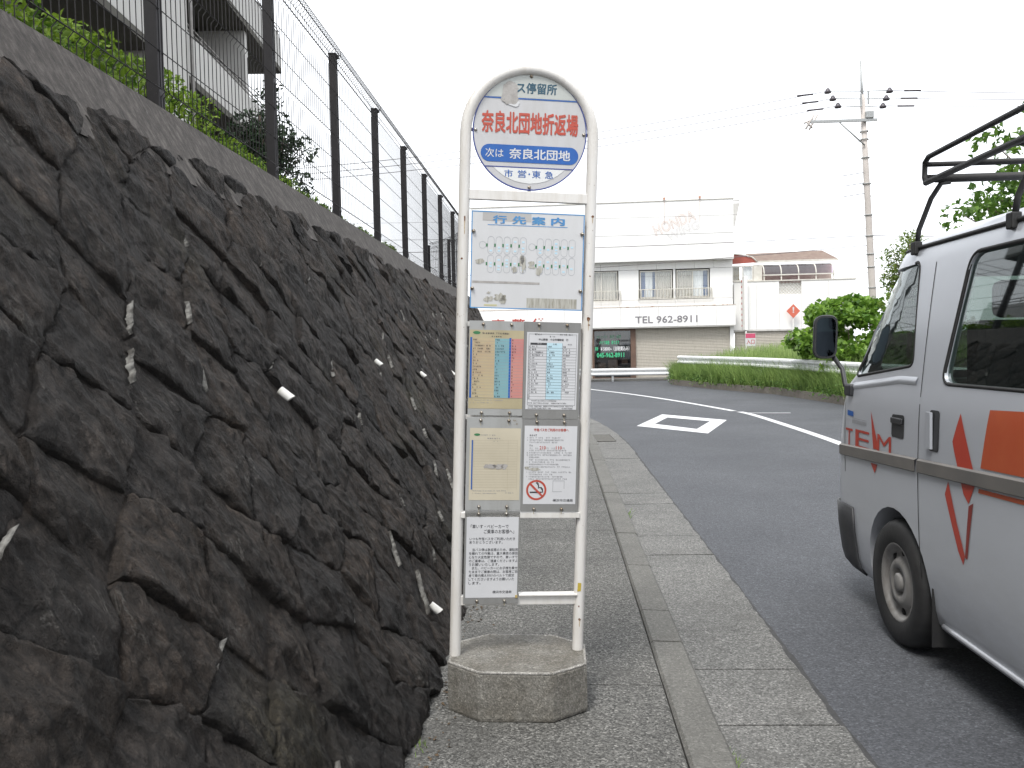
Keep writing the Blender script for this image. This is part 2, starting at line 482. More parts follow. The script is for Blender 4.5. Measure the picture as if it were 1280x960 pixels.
ribbon([(4.235, 19.62), (4.34, 18.4), (4.36, 15.1), (4.33, 13.1), (4.27, 11.9)], 0.16, MZ).build('painted_stripe', M_PAINT, lanes)
ribbon([(4.2, 19.25), (5.25, 19.05)], 0.10, MZ + 0.001).build('thin_cross_stripe', M_PAINT, lanes)
dm = MB()
outer = [(1.53, 16.37), (2.38, 19.2), (3.5, 17.44), (2.63, 14.76)]
inner = [(1.93, 16.78), (2.385, 18.30), (3.11, 17.21), (2.575, 15.60)]
dm.add([(p[0], p[1], MZ) for p in outer + inner], [(i, (i + 1) % 4, (i + 1) % 4 + 4, i + 4) for i in range(4)])
tag(dm.build('diamond_road_marking', M_PAINT), 'white hollow diamond painted in the near lane of the road', 'road marking')
pm = MB(); pm.add([(3.0, 12.2, MZ), (3.55, 12.1, MZ), (3.6, 12.14, MZ), (3.05, 12.25, MZ)], [(0, 1, 2, 3)])

# gutter slabs, kerb stones and pavement slabs: each piece of its own
gut = struct(bpy.data.objects.new('gutter', None)); C.objects.link(gut)
joints = [-3.0, -1.8, -0.6, 0.6, 1.6, 2.5, 3.3, 3.88, 4.43, 6.07, 6.69, 8.07]
while joints[-1] < 26: joints.append(joints[-1] + random.choice([0.6, 1.2, 0.6, 1.6]))
GO = 0.69
def slab(s0, s1, o0, o1, ztop, zbot, gap, jag=0.0, tilt=0.0, bev=0.006, dz=0.0):
    a, b = s0 + gap / 2, s1 - gap / 2
    e = random.uniform(-jag, jag)
    n = max(2, int((b - a) / (0.06 if jag > 0.005 and a < 12 else 0.3))); vs = []
    for i in range(n + 1):
        s_ = a + (b - a) * i / n
        w = e + (jag * 1.3 * noise.noise(Vector((s_ * 6, o1 * 3, 0))) + jag * 0.8 * noise.noise(Vector((s_ * 17, o1 * 3, 5))) if jag > 0.005 else 0.0)
        for off, z in [(o0, zbot), (o1 + w, zbot), (o1 + w, ztop - bev + tilt + dz), (o1 + w - bev, ztop + tilt + dz), (o0 + bev, ztop + dz), (o0, ztop - bev + dz)]:
            x, y, h = path(s_, off); vs.append((x, y, z))
    fs = [(i * 6 + j, i * 6 + (j + 1) % 6, (i + 1) * 6 + (j + 1) % 6, (i + 1) * 6 + j) for i in range(n) for j in range(6)]
    fs += [tuple(range(6))[::-1], tuple(n * 6 + j for j in range(6))]
    return MB().add(vs, fs)
for i in range(len(joints) - 1):
    slab(joints[i], joints[i + 1], 0.168, GO, RZ + 0.006, RZ - 0.1, 0.012, 0.012, 0.004, dz=random.uniform(-0.003, 0.003)).build('gutter_slab', M_GUTTER, gut)
mbs = MB(); vs = []
for k in range(420):
    s_ = -3 + 0.07 * k; q = GO + 0.016 + 0.014 * noise.noise(Vector((s_ * 3.1, 3, 0))) + 0.008 * noise.noise(Vector((s_ * 11, 3, 0)))
    for off in (GO - 0.05, q): x, y, h = path(s_, off); vs.append((x, y, RZ + 0.0025))
mbs.add(vs, [(2 * k, 2 * k + 2, 2 * k + 3, 2 * k + 1) for k in range(419)]).build('edge_crack', plain('dark_crack', (0.035, 0.035, 0.036), (0.055, 0.055, 0.056), 0.9, 30.0), gut)
kerb = struct(bpy.data.objects.new('kerb', None)); C.objects.link(kerb)
s = -3.0
kj = []
while s < 24: kj.append(s); s += 0.6 if s < 3 or s > 6 else 0.47
for i in range(len(kj) - 1):
    slab(kj[i], kj[i + 1], 0.0, 0.16, 0.004, RZ - 0.1, 0.006, 0.003, -0.004, 0.012, random.uniform(-0.003, 0.003)).build('kerb_stone', M_KERB, kerb)
pav = struct(bpy.data.objects.new('pavement', None)); C.objects.link(pav)
pj = [-3.0, 0.2, 3.42, 6.4, 9.4, 12.4, 15.4, 18.4, 21.4, 25.0]
for i in range(len(pj) - 1):
    sweep([(-1.25, -0.1), (-0.007, -0.1), (-0.007, -0.004), (-0.014, 0.0), (-1.25, 0.012)], pj[i] + 0.003, pj[i + 1] - 0.003, 0.5).build('pavement_slab', M_PAVE, pav)

# ================================================================== retaining wall of rough stones
BAT = 0.52; PHI = math.atan(BAT); CP, SP = math.cos(PHI), math.sin(PHI)
W0 = -0.95
def wall_pt(s, v, d):
    off = W0 - v * SP + d * CP
    x, y, h = wpath(s, off)
    return (x, y, v * CP + d * SP)
wall = thing('retaining_wall', 'battered retaining wall of rough dark stones beside the pavement', 'wall', (0, 0, 0))
HU = 0.205; HV = 0.205; VTOP = 2.64
def node(i, j):
    r = random.Random(i * 9176 + j * 131 + 5)
    u = 0.35 + i * HU + r.uniform(-0.08, 0.08)
    v = j * HV + r.uniform(-0.075, 0.075)
    top = VTOP + 0.06 * noise.noise(Vector((u * 2.1, 0, 0))) + r.uniform(-0.03, 0.03)
    return u, max(-0.03, min(v, top))
def smooth(x): x = max(0.0, min(1.0, x)); return x * x * (3 - 2 * x)
def stone_mesh(i, j, n):
    B, R, T, L = node(i, j - 1), node(i + 1, j), node(i, j + 1), node(i - 1, j)
    area = 0.5 * abs((T[0] - B[0]) * (R[1] - L[1]) - (R[0] - L[0]) * (T[1] - B[1]))
    if area < 0.012: return None
    r = random.Random(i * 77 + j * 1931)
    ta, tb = r.uniform(-0.03, 0.03), r.uniform(-0.03, 0.04)
    lift = r.uniform(-0.022, 0.022); seed = Vector((r.uniform(0, 50), r.uniform(0, 50), r.uniform(0, 50)))
    planes = []
    for k in range(5):
        an = r.uniform(0, 2 * math.pi) if k else r.uniform(-0.5, 1.2)
        planes.append((math.cos(an), math.sin(an), r.uniform(0.012, 0.07), r.uniform(0.0, 0.03)))
    g = 0.012
    par = [0.0] + [g + (1 - 2 * g) * k / n for k in range(n + 1)] + [1.0]
    m = len(par); vs = []
    for b_ in range(m):
        for a_ in range(m):
            p, q = par[a_], par[b_]
            edge = a_ in (0, m - 1) or b_ in (0, m - 1)
            pp = min(max(p, g), 1 - g); qq = min(max(q, g), 1 - g)
            w = ((1 - pp) * (1 - qq), pp * (1 - qq), pp * qq, (1 - pp) * qq)
            u = B[0] * w[0] + R[0] * w[1] + T[0] * w[2] + L[0] * w[3]
            v = B[1] * w[0] + R[1] * w[1] + T[1] * w[2] + L[1] * w[3]
            e = min(pp, 1 - pp, qq, 1 - qq)
            sp = Vector((u, v, 0.0)) 
            x, y = (pp - 0.5) * 2, (qq - 0.5) * 2
            d = lift + 0.020 + 0.014 * smooth(e / 0.045) + ta * 0.5 * x + tb * 0.5 * y
            d += max(-0.042, min(c_ - m_ * (ca * x + sa * y) for (ca, sa, m_, c_) in planes))      # split faces
            q1 = Vector((u * 6.5, v * 2.6, 0)) + seed
            d += 0.022 * noise.noise(q1) + 0.014 * noise.noise(q1 * 2.4)
            rg = 1.0 - abs(noise.noise(Vector((u * 13.0 + v * 3.0, v * 5.0, 1.3)) + seed))
            d += 0.030 * (rg * rg * rg - 0.5)
            d += 0.018 * noise.noise(Vector((u * 27, v * 17, 2.0)) + seed) + 0.012 * noise.noise(Vector((u * 52, v * 38, 2.0)))
            wob = 0.016 * (1 - smooth(e / 0.2))
            u += wob * noise.noise(Vector((u * 17, v * 17, 9))); v += wob * noise.noise(Vector((u * 17, v * 17, 19)))
            d = 0.018 + 0.50 * (d - 0.03)
            if edge: d = -0.10
            vs.append(wall_pt(u, v, d))
    fs = [(y_ * m + x_, y_ * m + x_ + 1, (y_ + 1) * m + x_ + 1, (y_ + 1) * m + x_) for y_ in range(m - 1) for x_ in range(m - 1)]
    return vs, fs
cand = []
for i in range(-9, 112):
    for j in range(0, 15):
        if (i + j) % 2 == 1:
            cand.append((i, j))
near = 0; rest = MB()
for (i, j) in cand:
    u = 0.35 + i * HU
    z = j * HV * CP
    if u < -1.3: continue
    n = 10 if u < 0.8 else 34 if u < 3.6 else (22 if u < 5.5 else (14 if u < 9.5 else 8))
    got = stone_mesh(i, j, n)
    if got is None: continue
    if u >= 0.8 and near < 300:
        near += 1
        MB().add(got[0], got[1], True).build('stone', M_STONE, wall, fix=False)
    else:
        rest.add(got[0], got[1], True)
stuff(rest.build('far_stones', M_STONE, wall, fix=False))
bk = MB()
def grid_sheet(mb, s0, s1, ns, v0, v1, nv, d):
    vs = [wall_pt(s0 + (s1 - s0) * a / ns, v0 + (v1 - v0) * b / nv, d) for b in range(nv + 1) for a in range(ns + 1)]
    fs = [(b * (ns + 1) + a, b * (ns + 1) + a + 1, (b + 1) * (ns + 1) + a + 1, (b + 1) * (ns + 1) + a) for b in range(nv) for a in range(ns)]
    return mb.add(vs, fs)
grid_sheet(bk, -2, 26, 112, -0.1, 2.60, 6, -0.009).build('mortar_backing', M_STONE, wall)
ridge = MB()
for (i, j) in cand:
    r = random.Random(i * 13 + j * 7919)
    for (A, Bn) in ((node(i, j - 1), node(i + 1, j)),):
        if r.random() > 0.24 or Bn[1] > 2.38: continue
        n = 22; t0 = r.uniform(0, 0.5); t1 = min(1.0, t0 + r.uniform(0.25, 0.7)); row = []
        for k in range(n + 1):
            t = t0 + (t1 - t0) * k / n
            u = A[0] + (Bn[0] - A[0]) * t + 0.012 * noise.noise(Vector((i, j, t * 9))); v = A[1] + (Bn[1] - A[1]) * t
            w = (0.001 + 0.011 * abs(noise.noise(Vector((i * 3.1, j * 1.7, t * 17))))) * (0.15 + 0.85 * math.sin(math.pi * k / n))
            d = 0.020 + 0.012 * noise.noise(Vector((u * 9, v * 9, 4)))
            row.append((u, v, w, d))
        vs = []
        for (u, v, w, d) in row:
            vs += [wall_pt(u - w, v + w, d - 0.022), wall_pt(u, v, d), wall_pt(u + w, v - w, d - 0.022)]
        fs = []
        for k in range(n):
            fs += [(3 * k, 3 * k + 1, 3 * k + 4, 3 * k + 3), (3 * k + 1, 3 * k + 2, 3 * k + 5, 3 * k + 4)]
        ridge.add(vs, fs, True)
stuff(ridge.build('mortar_joints', M_MORTAR, wall, fix=False))
# coping
CT = 2.62                                              # top of the coping
def coff(z, d=0.0): return W0 - z * BAT + d
cop = sweep_wall([(coff(2.2) - 0.3, 2.2), (coff(2.2, 0.0), 2.2), (coff(CT - 0.015), CT - 0.015), (coff(CT) - 0.015, CT), (coff(CT) - 0.26, CT), (coff(CT) - 0.26, 2.2)], -2, 30, 0.25)
cop.build('coping', M_COPING, wall)
# white drain pipes
M_PVC = plain('white_plastic', (0.72, 0.72, 0.70), (0.55, 0.54, 0.5), 0.4, 20.0)
M_BLACK = plain('black_void', (0.008, 0.008, 0.008), None, 0.9)
def drain(s, v, L, r, label, down=1.15):
    p0 = Vector(wall_pt(s, v, 0.012)); p1 = Vector(wall_pt(s, v, 0.012 + L))
    ax = (p1 - p0).normalized(); ax = (ax + Vector((0, 0, -down))).normalized()
    t = thing('drain_pipe', label, 'pipe', tuple(p0), 0.0, 'white drain pipes in the stone wall')
    u = ax.cross(Vector((0, 0, 1))).normalized(); w = u.cross(ax)
    mb = MB(); n = 14; vs = []
    for (rr, base) in ((r, 1), (r * 0.82, 1)):
        for k in range(n):
            a = 2 * math.pi * k / n
            q = u * math.cos(a) * rr + w * math.sin(a) * rr
            vs.append(q); vs.append(q + ax * ((p1 - p0).length + math.sin(a) * r * 0.35))
    fs = []
    for k in range(n):
        k2 = (k + 1) % n
        fs.append((2 * k, 2 * k2, 2 * k2 + 1, 2 * k + 1))
        fs.append((2 * n + 2 * k, 2 * n + 2 * k + 1, 2 * n + 2 * k2 + 1, 2 * n + 2 * k2))
        fs.append((2 * k + 1, 2 * k2 + 1, 2 * n + 2 * k2 + 1, 2 * n + 2 * k + 1))
    mb.add(vs, fs, True).build('tube', M_PVC, t, sharp=40)
    mb = MB(); mb.add([(u * math.cos(2 * math.pi * k / n) + w * math.sin(2 * math.pi * k / n)) * r * 0.8 + ax * (p1 - p0).length * 0.6 for k in range(n)], [tuple(range(n))]).build('dark_bore', M_BLACK, t)
drain(3.42, 1.25 / CP, 0.060, 0.019, 'white drain pipe sticking out of the stone wall, the nearest and largest one')
drain(5.49, 1.35 / CP, 0.05, 0.017, 'white drain pipe in the stone wall, second of the row towards the bus stop')
drain(6.91, 1.23 / CP, 0.055, 0.018, 'white drain pipe in the stone wall, third of the row towards the bus stop')
drain(8.75, 1.19 / CP, 0.055, 0.018, 'white drain pipe in the stone wall right beside the white sign post')
drain(3.86, 0.20 / CP, 0.055, 0.018, 'low white drain pipe at the wall foot beside the concrete sign base')

# ================================================================== terrace and mesh fence above the wall
mb = MB()
vs = []; n = 60
for k in range(n + 1):
    s_ = -4 + 34 * k / n
    x, y, h = wpath(s_, coff(CT) - 0.25); vs.append((x, y, CT - 0.07)); vs.append((-70, y if s_ < 21 else 22 + (s_ - 21) * 2, CT - 0.02))
mb.add(vs, [(2 * k, 2 * k + 2, 2 * k + 3, 2 * k + 1) for k in range(n)])
struct(mb.build('terrace', M_SOIL))
M_FENCE = plain('dark_fence_metal', (0.014, 0.013, 0.015), (0.02, 0.018, 0.02), 0.5, 30.0, 0.0, 0.3)
fence = thing('mesh_fence', 'dark steel mesh fence with square posts on the wall coping', 'fence', (0, 0, 0))
FO = coff(CT) - 0.09
FH = 1.60
posts = [0.69 + 1.735 * k for k in range(0, 14)]
for s_ in posts:
    x, y, h = wpath(s_, FO - 0.035)
    mb = MB(); w = 0.034
    mb.box(-w, w, -w, w, CT - 0.02, CT + FH - 0.07, 0.005)
    mb.box(-0.05, 0.05, -0.05, 0.05, CT, CT + 0.012)
    o = mb.build('post', M_FENCE, fence); o.location = (x, y, 0); o.rotation_euler = (0, 0, h)
    cb = MB(); cb.box(-w - 0.004, w + 0.004, -w - 0.004, w + 0.004, CT + FH - 0.0695, CT + FH - 0.055, 0.004)
    o2 = cb.build('post_cap', M_FENCE, fence); o2.location = (x, y, 0); o2.rotation_euler = (0, 0, h)
    br = MB(); br.box(-0.01, 0.055, -0.02, 0.02, CT + FH - 0.10, CT + FH - 0.0715)
    o3 = br.build('clamp', M_FENCE, fence); o3.location = (x, y, 0); o3.rotation_euler = (0, 0, h)
prof = [(0.02, 0.015), (0.0, 0.05), (0.0, 0.10), (0.022, 0.125), (0.0, 0.15), (0.0, 0.72), (0.022, 0.745), (0.0, 0.77), (0.0, 1.35), (0.022, 1.375), (0.0, 1.40), (0.0, 1.46), (0.045, 1.50), (0.03, 1.575), (-0.03, 1.60), (-0.05, 1.53)]
rows = [0.03, 0.125, 0.33, 0.54, 0.745, 0.95, 1.16, 1.375, 1.46, 1.50, 1.575, 1.60]
def proff(z):
    for (a, za), (b, zb) in zip(prof, prof[1:]):
        if za <= z <= zb: return a + (b - a) * (z - za) / max(1e-6, zb - za)
    return 0.0
for k in range(len(posts) - 1):
    a, b = posts[k] + 0.015, posts[k + 1] - 0.015
    if posts[k] > 22: break
    mb = MB(); near_p = posts[k] < 5
    pr = prof if posts[k] < 9 else [prof[0], prof[4], prof[10], prof[12], prof[13], prof[14]]
    nw = 31
    for i in range(nw):
        s_ = a + (b - a) * i / (nw - 1)
        pts = []
        for (d, z) in pr:
            x, y, h = wpath(s_, FO + d); pts.append((x, y, CT + z))
        mb.tube(pts, 0.0030, 3, caps=False, smooth=False)
    for z in rows:
        d = proff(z) if z < 1.59 else -0.03
        pts = []
        for i in range(5):
            x, y, h = wpath(a + (b - a) * i / 4, FO + d + 0.004); pts.append((x, y, CT + z))
        mb.tube(pts, 0.0036, 4, caps=False, smooth=False)
    mb.build('mesh_panel', M_FENCE, fence, fix=False)
# ================================================================== bus stop sign
EX = Vector((0.9853, 0.1661, -0.0405)).normalized(); EZ = Vector((0.0450, -0.0230, 0.9987)).normalized()
EX = (EX - EZ * EX.dot(EZ)).normalized(); EY = EZ.cross(EX)
SM = Matrix((EX, EY, EZ)).transposed().to_4x4(); SM.translation = (-0.193, 3.2785, 0.0)
sign = thing('bus_stop_sign', 'white tubular bus stop sign with round plate and timetables on a concrete base', 'bus stop sign')
sign.matrix_world = SM
M_WHITE = None
def make_cream():
    m, nt, b, out = _new('cream_pole_paint')
    co = n_co(nt); cs = n_co(nt, (14, 14, 1.6))
    d = n_ramp(nt, n_noise(nt, cs, 2.0, 6.0, 0.7), [(0.42, 0.0), (0.72, 0.55)])
    c = n_mix(nt, d, (0.66, 0.645, 0.62), (0.47, 0.43, 0.37))
    ru = n_ramp(nt, n_noise(nt, n_co(nt, (1, 1, 0.45)), 15.0, 5.0, 0.6), [(0.705, 0.0), (0.725, 0.9)])
    c = n_mix(nt, ru, c, (0.11, 0.045, 0.02))
    ch = n_ramp(nt, n_noise(nt, co, 85.0, 3.0, 0.6), [(0.70, 0.0), (0.73, 0.7)])
    c = n_mix(nt, ch, c, (0.20, 0.15, 0.11))
    nt.links.new(c, b.inputs['Base Color']); b.inputs['Roughness'].default_value = 0.42
    n_bump(nt, b, n_noise(nt, co, 60.0, 4.0), 0.12, 0.003)
    return m
M_CREAM = make_cream()
M_PLATE = weathered('enamel_plate', (0.48, 0.48, 0.49), (0.38, 0.37, 0.355), None, 0.42, 0.5)
M_PLATE_L = weathered('pale_enamel', (0.55, 0.555, 0.565), (0.48, 0.48, 0.475), None, 0.42, 0.35)
M_NAVY = plain('navy_ink', (0.03, 0.05, 0.20), (0.04, 0.06, 0.24), 0.5)
M_DGREEN = plain('blue_green_ink', (0.02, 0.07, 0.115), (0.03, 0.09, 0.13), 0.5)
M_RED = plain('red_ink', (0.44, 0.06, 0.035), (0.39, 0.07, 0.045), 0.5, 30.0)
M_BLUE = plain('blue_ink', (0.008, 0.085, 0.34), (0.010, 0.10, 0.36), 0.45, 30.0)
M_SKYBLUE = plain('pale_blue_ink', (0.055, 0.21, 0.46), (0.08, 0.26, 0.50), 0.5, 25.0)
M_INK = plain('black_ink', (0.03, 0.03, 0.035), (0.05, 0.05, 0.055), 0.6)
M_GREYINK = plain('grey_ink', (0.22, 0.22, 0.23), (0.3, 0.3, 0.31), 0.6)
M_PAPER = plain('white_paper', (0.585, 0.59, 0.605), (0.54, 0.545, 0.56), 0.35, 6.0)
M_OLDPAPER = plain('yellowed_paper', (0.43, 0.37, 0.235), (0.34, 0.295, 0.185), 0.4, 7.0)
M_CREAMPAPER = plain('cream_paper', (0.54, 0.49, 0.38), (0.47, 0.425, 0.325), 0.4, 6.0)
M_ALU = weathered('grey_aluminium', (0.34, 0.345, 0.34), (0.24, 0.24, 0.22), (0.16, 0.11, 0.06), 0.42, 0.6, 0.72, 14.0)
M_ALU_D = weathered('dull_aluminium', (0.215, 0.215, 0.21), (0.165, 0.165, 0.155), (0.14, 0.10, 0.07), 0.42, 0.6, 0.74, 14.0)
M_SCREW = plain('screw_steel', (0.42, 0.41, 0.38), (0.2, 0.15, 0.1), 0.35, 60.0, 0.8)
M_GLUE = plain('old_glue', (0.40, 0.385, 0.37), (0.30, 0.285, 0.27), 0.8, 30.0, bump=0.4, bscale=150)
M_STAIN = plain('scraped_patch', (0.27, 0.26, 0.22), (0.46, 0.45, 0.41), 0.8, 60.0, stretch=(3, 1, 0.4))
M_GREEN = plain('green_ink', (0.03, 0.16, 0.06), (0.04, 0.18, 0.07), 0.5)
M_TEAL = plain('pale_teal_ink', (0.16, 0.33, 0.38), (0.20, 0.37, 0.40), 0.5, 12.0)
M_PINK = plain('pink_ink', (0.48, 0.19, 0.18), (0.52, 0.24, 0.20), 0.5, 12.0)
M_TAN = plain('tan_ink', (0.44, 0.34, 0.215), (0.45, 0.385, 0.24), 0.5, 12.0)
M_PALEBLUE = plain('light_blue_ink', (0.42, 0.60, 0.68), (0.46, 0.63, 0.7), 0.5, 9.0)
# posts and arch: one bent pipe
PX = 0.2475; PR = 0.0218
pts = [(-PX, 0, 0.10), (-PX, 0, 0.6), (-PX, 0, 1.2), (-PX, 0, 1.8), (-PX, 0, 2.233)]
for k in range(1, 24):
    a = math.pi * k / 24; pts.append((-PX * math.cos(a), 0, 2.233 + PX * math.sin(a)))
pts += [(PX, 0, 2.233), (PX, 0, 1.8), (PX, 0, 1.2), (PX, 0, 0.6), (PX, 0, 0.10)]
frame = MB().tube(pts, PR, 20, caps=False).build('bent_pipe_frame', M_CREAM, sign, fix=False)
for (x, y0, z, rx, rz_) in ((PX, -PR, 1.533, 0.0065, 0.009), (-PX - 0.006, -PR, 1.752, 0.004, 0.004), (-PX + 0.002, -PR, 1.905, 0.003, 0.012), (PX + 0.004, -PR, 1.93, 0.005, 0.005), (PX, -PR, 0.332, 0.005, 0.006), (PX - 0.004, -PR, 0.385, 0.003, 0.004), (PX + 0.002, -PR, 1.51, 0.004, 0.003), (PX, -PR, 1.70, 0.003, 0.003)):
    mb = MB(); n = 12
    def onpole(dx, dz):
        cx = PX if x > 0 else -PX
        xx = x + dx; yy = -math.sqrt(max(1e-8, (PR + 0.0006) ** 2 - (xx - cx) ** 2)); return (xx, yy, z + dz)
    ring = [onpole(rx * math.cos(2 * math.pi * k / n) * random.uniform(0.7, 1.2), rz_ * math.sin(2 * math.pi * k / n) * random.uniform(0.7, 1.2)) for k in range(n)]
    mb.add(ring + [onpole(0, 0)], [(k, (k + 1) % n, n) for k in range(n)])
    mb.build('rust_spot', plain('rust', (0.10, 0.035, 0.016), (0.16, 0.06, 0.02), 0.9, 90.0), frame)
    if rz_ > 0.004:
        mb = MB(); L = rz_ * 5
        mb.add([onpole(-0.002, 0), onpole(0.0025, 0), onpole(0.001, -L), onpole(-0.001, -L)], [(0, 1, 2, 3)])
        mb.build('rust_run', plain('rust_run', (0.36, 0.24, 0.12), (0.5, 0.42, 0.3), 0.8, 60.0), frame)
mb = MB(); mb.add([(PX - 0.012, -0.0215, 0.445), (PX + 0.002, -0.0226, 0.447), (PX + 0.003, -0.0226, 0.48), (PX - 0.011, -0.0217, 0.481)], [(0, 1, 2, 3)])
mb.build('yellow_tape', plain('yellow_tape', (0.48, 0.36, 0.05), None, 0.6), frame)
# cross bars
def bar(z0, z1, y0=-0.012, y1=0.012, x0=-PX + 0.012, x1=PX - 0.012, m=None):
    return MB().box(x0, x1, y0, y1, z0, z1, 0.002).build('crossbar', m or M_CREAM, sign)
bar(1.980, 2.018)
bar(1.130, 1.148, -0.002, 0.02); bar(0.744, 0.7665, -0.026, 0.012); bar(0.391, 0.428); bar(1.493, 1.512, -0.002, 0.02)
bar(0.4285, 0.436, -0.024, 0.014, 0.0, PX - 0.012)
# concrete foot
inv = SM.inverted()
def oct_ring(z, g=0.0):
    cx, cy = -0.178, 3.262; hx, hy, ch = 0.270 - g, 0.212 - g, 0.128
    pts = [(-hx + ch, -hy), (hx - ch, -hy), (hx, -hy + ch * 0.8), (hx, hy - ch * 0.8), (hx - ch, hy), (-hx + ch, hy), (-hx, hy - ch * 0.8), (-hx, -hy + ch * 0.8)]
    tl = 0.012
    return [inv @ Vector((cx + p[0], cy + p[1], z - (p[0] * tl if z > 0.03 else 0))) for p in pts]
lv = [(0.0, 0.012), (0.010, 0.002), (0.02, 0.0), (0.09, 0.0), (0.183, 0.001), (0.190, 0.003), (0.195, 0.010)]
vs = []
for z, g in lv: vs += oct_ring(z, g)
fs = []
for a in range(len(lv) - 1):
    for k in range(8): fs.append((a * 8 + k, a * 8 + (k + 1) % 8, a * 8 + 8 + (k + 1) % 8, a * 8 + 8 + k))
top = len(lv) - 1
fs.append(tuple(top * 8 + k for k in range(8)))
M_FOOT = make_concrete('foot_concrete', (0.118, 0.108, 0.090), (0.195, 0.188, 0.170), 0.35, 190.0, (0.05, 0.044, 0.034), bump=0.4, sc=4.5)
bm = bmesh.new()
for p in vs: bm.verts.new(p)
bm.verts.ensure_lookup_table()
for f in fs: bm.faces.new([bm.verts[i] for i in f])
foot = MB().bm(bm).build('concrete_foot', M_FOOT, sign); bm.free()
M_WORN_HIGHLIGHT = make_concrete('worn_highlight_concrete', (0.24, 0.23, 0.21), (0.34, 0.33, 0.31), 0.35, 200.0, (0.15, 0.14, 0.12), bump=0.6, sc=14.0)  # paler strips: chipped edges, with the arris highlight put into their colour
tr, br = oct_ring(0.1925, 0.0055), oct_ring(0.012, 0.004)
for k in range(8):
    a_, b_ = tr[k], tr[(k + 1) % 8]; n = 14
    MB().tube([a_.lerp(b_, i / n) + Vector((0, 0, 0.0012 * noise.noise(Vector((k * 3, i * 1.3, 0))))) for i in range(n + 1)], [0.0058 + 0.0028 * noise.noise(Vector((k * 5, i * 0.9, 2))) for i in range(n + 1)], 8).build('worn_highlight_edge', M_WORN_HIGHLIGHT, foot, fix=False)
    if k in (0, 1, 2, 7): MB().tube([a_.lerp(br[k], 0.02 + 0.96 * i / 10) + Vector((0, 0.0012, 0)) for i in range(11)], [0.0030 + 0.0018 * noise.noise(Vector((k * 7, i * 0.8, 6))) for i in range(11)], 6).build('worn_highlight_edge', M_WORN_HIGHLIGHT, foot, fix=False)
ts = blob(0.02, 0.0, 0.15, 0.085, 0.0, plain('dark_top_stain', (0.07, 0.066, 0.058), (0.12, 0.115, 0.10), 0.95, 25.0, bump=0.5, bscale=150), foot, 'dark_stain', n=40, rough=0.5, sd=77) if False else None
# round plate
DC = 2.244; DR = 0.222
mb = MB(); mb.lathe([(0.0, -0.004), (DR - 0.004, -0.004), (DR - 0.004, 0.002), (0.0, 0.002)], 64, 'y', (0, 0, DC), False)
disc = mb.build('round_plate', M_PLATE, sign)
MB().lathe([(DR - 0.0045, -0.0055), (DR, -0.0055), (DR, 0.0035), (DR - 0.0045, 0.0035), (DR - 0.0045, -0.0055)], 64, 'y', (0, 0, DC), False).build('plate_rim', M_NAVY, disc)
for (x, z) in ((0, DC + DR - 0.012), (-DR + 0.012, DC), (DR - 0.012, DC), (0.002, DC - DR + 0.012)):
    MB().lathe([(0.0, -0.010), (0.004, -0.0095), (0.0068, -0.006), (0.0068, -0.004)], 12, 'y', (x, 0, z)).build('screw', M_SCREW, disc)
    d = Vector((x, 0, z - DC)).normalized()
    c0 = Vector((0, 0, DC)) + d * (DR - 0.004); c1 = Vector((0, 0, DC)) + d * (PX - PR + 0.004)
    MB().box(min(c0.x, c1.x) - 0.006 * abs(d.z), max(c0.x, c1.x) + 0.006 * abs(d.z), -0.003, 0.0015, min(c0.z, c1.z) - 0.006 * abs(d.x), max(c0.z, c1.z) + 0.006 * abs(d.x)).build('mounting_tab', M_FENCE, sign)
FY = -0.0052
def hband(z0, z1, r, y, mat, par, name, xlo=None, xhi=None):
    """the slice of the disc between two heights"""
    mb = MB(); n = 24; vs = []
    for k in range(n + 1):
        z = z0 + (z1 - z0) * k / n; w = math.sqrt(max(0, r * r - (z - DC) ** 2))
        vs += [(-w, y, z), (w, y, z)]
    return mb.add(vs, [(2 * k, 2 * k + 1, 2 * k + 3, 2 * k + 2) for k in range(n)]).build(name, mat, par)
hband(2.366, 2.3705, DR - 0.005, FY, M_BLUE, disc, 'blue_rule')
hband(2.372, DC + DR - 0.006, DR - 0.005, FY + 0.0004, plain('mint_enamel', (0.45, 0.47, 0.45), (0.40, 0.42, 0.4), 0.45), disc, 'upper_field')
hband(2.107, 2.111, DR - 0.005, FY, M_NAVY, disc, 'lower_rule')
hband(2.040, 2.106, 0.195, FY, weathered('white_vinyl', (0.66, 0.67, 0.67), (0.58, 0.58, 0.55), None, 0.4, 0.4), disc, 'white_sticker')
text_in('バス停留所', (-0.098, 2.388, 0.100, 2.430), FY - 0.0006, M_DGREEN, disc, bold=0.028)
text_in('奈良北団地折返場', (-0.188, 2.235, 0.187, 2.320), FY - 0.0006, M_RED, disc, bold=0.030)
pl = MB(); n = 12; pv = []
for k in range(n + 1):
    a = math.pi / 2 + math.pi * k / n; pv.append((-0.156 + 0.033 * math.cos(a), FY, 2.160 + 0.033 * math.sin(a)))
for k in range(n + 1):
    a = -math.pi / 2 + math.pi * k / n; pv.append((0.158 + 0.033 * math.cos(a), FY, 2.160 + 0.033 * math.sin(a)))
pl.add(pv, [tuple(range(len(pv)))]).build('blue_band', M_BLUE, disc)
text_in('次は', (-0.171, 2.143, -0.101, 2.177), FY - 0.0008, M_PAPER, disc, bold=0.004)
text_in('奈良北団地', (-0.079, 2.140, 0.159, 2.181), FY - 0.0008, M_PAPER, disc, bold=0.02)
text_in('市', (-0.096, 2.070, -0.063, 2.099), FY - 0.0008, M_BLUE, disc, bold=0.01)
text_in('営', (-0.044, 2.070, -0.011, 2.099), FY - 0.0008, M_BLUE, disc, bold=0.01)
text_in('・', (-0.003, 2.081, 0.004, 2.088), FY - 0.0008, M_BLUE, disc)
